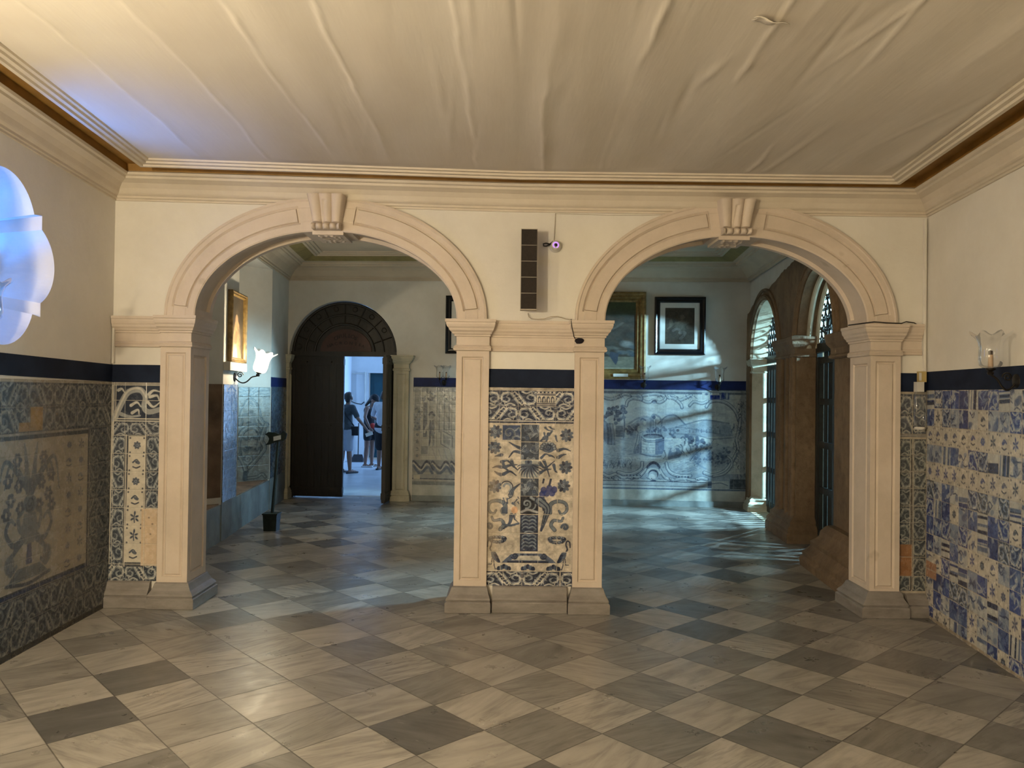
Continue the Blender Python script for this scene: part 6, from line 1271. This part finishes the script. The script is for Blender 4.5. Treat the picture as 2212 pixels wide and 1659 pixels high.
def torso(t, L, k, J, P, mat, name, bottom, sleeve, r=.0):
    ps = [(L(0,.055*k,bottom*k+.13),L(0,-.055*k,bottom*k+.13),.135*k+r,.135*k+r),(L(0,0,.98*k),J['ch'],.140*k+r,.138*k+r),(J['ch'],L(P['neck']-.02,.08*k,1.33*k),.132*k+r,.112*k+r),(J['ch'],L(P['neck']-.02,-.08*k,1.33*k),.132*k+r,.112*k+r)]
    if sleeve > 0:
        ps.append((J['sh'][1],J['sh'][-1],.070*k,.070*k))
        for sd in (1,-1): e = L(*P['elbow'][sd]); ps.append((J['sh'][sd],J['sh'][sd].lerp(e,sleeve),.068*k,.060*k))
    skin_mesh(name, ps, mat, t, .013, 4)
def legs(t, L, k, J, P, mat, name, f, r=.012):
    ps = [(L(0,.055*k,.93*k),L(0,-.055*k,.93*k),.134*k,.134*k)]
    for sd in (1,-1):
        kn = L(P['knee'][sd][0],P['knee'][sd][1],.49*k); ps.append((J['hip'][sd],J['hip'][sd].lerp(kn,f),.100*k+r,.085*k+r))
    skin_mesh(name, ps, mat, t, .013, 3)
def shoes(t, L, k, P, mat, name):
    for sd in (1,-1):
        x, y = P['ankle'][sd]; s = MB(); a = L(x-.06*k,y,.012); b = L(x+.17*k,y+.02*sd,.012); capsule(s,a+Vector((0,0,.012)),b+Vector((0,0,.012)),.040*k,.042*k); 
        s.v = [(vx,vy,.0+max(0,min(vz,.036))) for vx,vy,vz in s.v]; s.build(name, mat, t, smooth=True)
        s = MB(); s.tube([L(x+.06*k,y-.045*k,.03),L(x+.08*k,y,.075*k),L(x+.06*k,y+.05*k,.03)],.010,6); s.build(name+'_strap', mat, t)
def hair(t, J, k, mat, name, long=0):
    h, f, u = J['hd'], J['fd'], J['up']; ps = [(h+u*.035*k-f*.028,h+u*.045*k+f*.012,.094*k,.090*k),(h-f*.045+u*.0,h-f*.05-u*.045*k,.075*k,.06*k)]
    if long: ps.append((h-f*.06-u*.03*k,h-f*.075-u*long*k,.05*k,.03*k))
    skin_mesh(name, ps, mat, t, .010, 3)
def c_man(t,L,k,J,P):
    torso(t,L,k,J,P,M['greyshirt'],'shirt',.80,.75); legs(t,L,k,J,P,M['paleshorts'],'shorts',.86); shoes(t,L,k,P,M['darkshoe'],'shoe'); hair(t,J,k,M['hair'],'hair')
    s = MB(); s.tube([J['nk']+Vector((-.09,-.09,-.05)),J['ch']+Vector((.02,-.165,0)),L(.10,-.12,1.0*k)],.016,6); s.build('bag_strap', M['blackcloth'], t); s = MB(); p = L(.06,-.21*k,.93*k); s.box(p.x-.07,p.x+.07,p.y-.05,p.y+.06,p.z-.12,p.z+.06); s.build('shoulder_bag', M['blackcloth'], t)
    s = MB(); p = L(*P['wrist'][-1])+Vector((.06,-.03,-.10)); s.obox(p,(.9,0,.35),(0,1,0),(-.35,0,.9),.075,.006,.036); s.build('phone', M['whiteplastic'], t)
person('man in charcoal shirt and pale grey shorts with cross-body bag, seen from behind',(-3.33,15.75,0),.95,1.64,
 dict(chest=.0,neck=.03,head=.06,headz=1.59,turn=.5,knee={1:(.02,.10),-1:(.0,-.10)},ankle={1:(-.02,.11),-1:(.02,-.11)},elbow={1:(.05,.30,1.12),-1:(.02,-.33,1.10)},wrist={1:(.22,.26,.98),-1:(.18,-.40,.90)}),c_man)
def c_woman(t,L,k,J,P):
    torso(t,L,k,J,P,M['blackcloth'],'vest',.80,0); legs(t,L,k,J,P,M['blackcloth'],'shorts',.50); shoes(t,L,k,P,M['sandal'],'sandal'); hair(t,J,k,M['hair'],'hair',.22)
    h, f, u = J['hd'], J['fd'], J['up']; skin_mesh('cap', [(h+u*.055*k-f*.01,h+u*.06*k+f*.01,.098*k,.096*k),(h+u*.045*k+f*.10,h+u*.03*k+f*.155,.030*k,.022*k)], M['blackcloth'], t, .010, 2)
    skin_mesh('red_jacket', [(L(.12,-.1,.98*k),L(.10,.12,.90*k),.06,.05),(L(.12,0,.95*k),L(.16,.05,.84*k),.05,.04)], M['redcloth'], t, .012, 3); skin_mesh('handbag', [(L(.15,.08,.80*k),L(.15,.14,.70*k),.09,.11)], M['blackcloth'], t, .013, 3)
person('woman in black vest, shorts and black cap holding a red jacket, head bowed',(-3.10,17.1,0),-.25,1.60,
 dict(chest=.0,neck=.02,head=.09,headz=1.575,nod=-.75,knee={1:(.03,.085),-1:(-.02,-.085)},ankle={1:(.02,.09),-1:(-.05,-.09)},elbow={1:(.02,.22,1.10),-1:(.0,-.24,1.10)},wrist={1:(.18,.14,.92),-1:(.10,-.22,.88)}),c_woman)
def c_man2(t,L,k,J,P):
    torso(t,L,k,J,P,M['whiteshirt'],'shirt',.76,.8); legs(t,L,k,J,P,M['blackcloth'],'shorts',.98); shoes(t,L,k,P,M['darkshoe'],'shoe'); hair(t,J,k,M['hair'],'hair')
person('man in white shirt and black shorts turned away, half behind the right door leaf',(-2.70,16.45,0),1.25,1.70,
 dict(chest=.0,neck=.04,head=.10,headz=1.57,nod=-.5,turn=-.6,knee={1:(.03,.09),-1:(.0,-.09)},ankle={1:(.03,.10),-1:(-.03,-.10)},elbow={1:(.04,.27,1.12),-1:(.03,-.26,1.10)},wrist={1:(.22,.18,1.02),-1:(.20,-.20,1.0)}),c_man2)
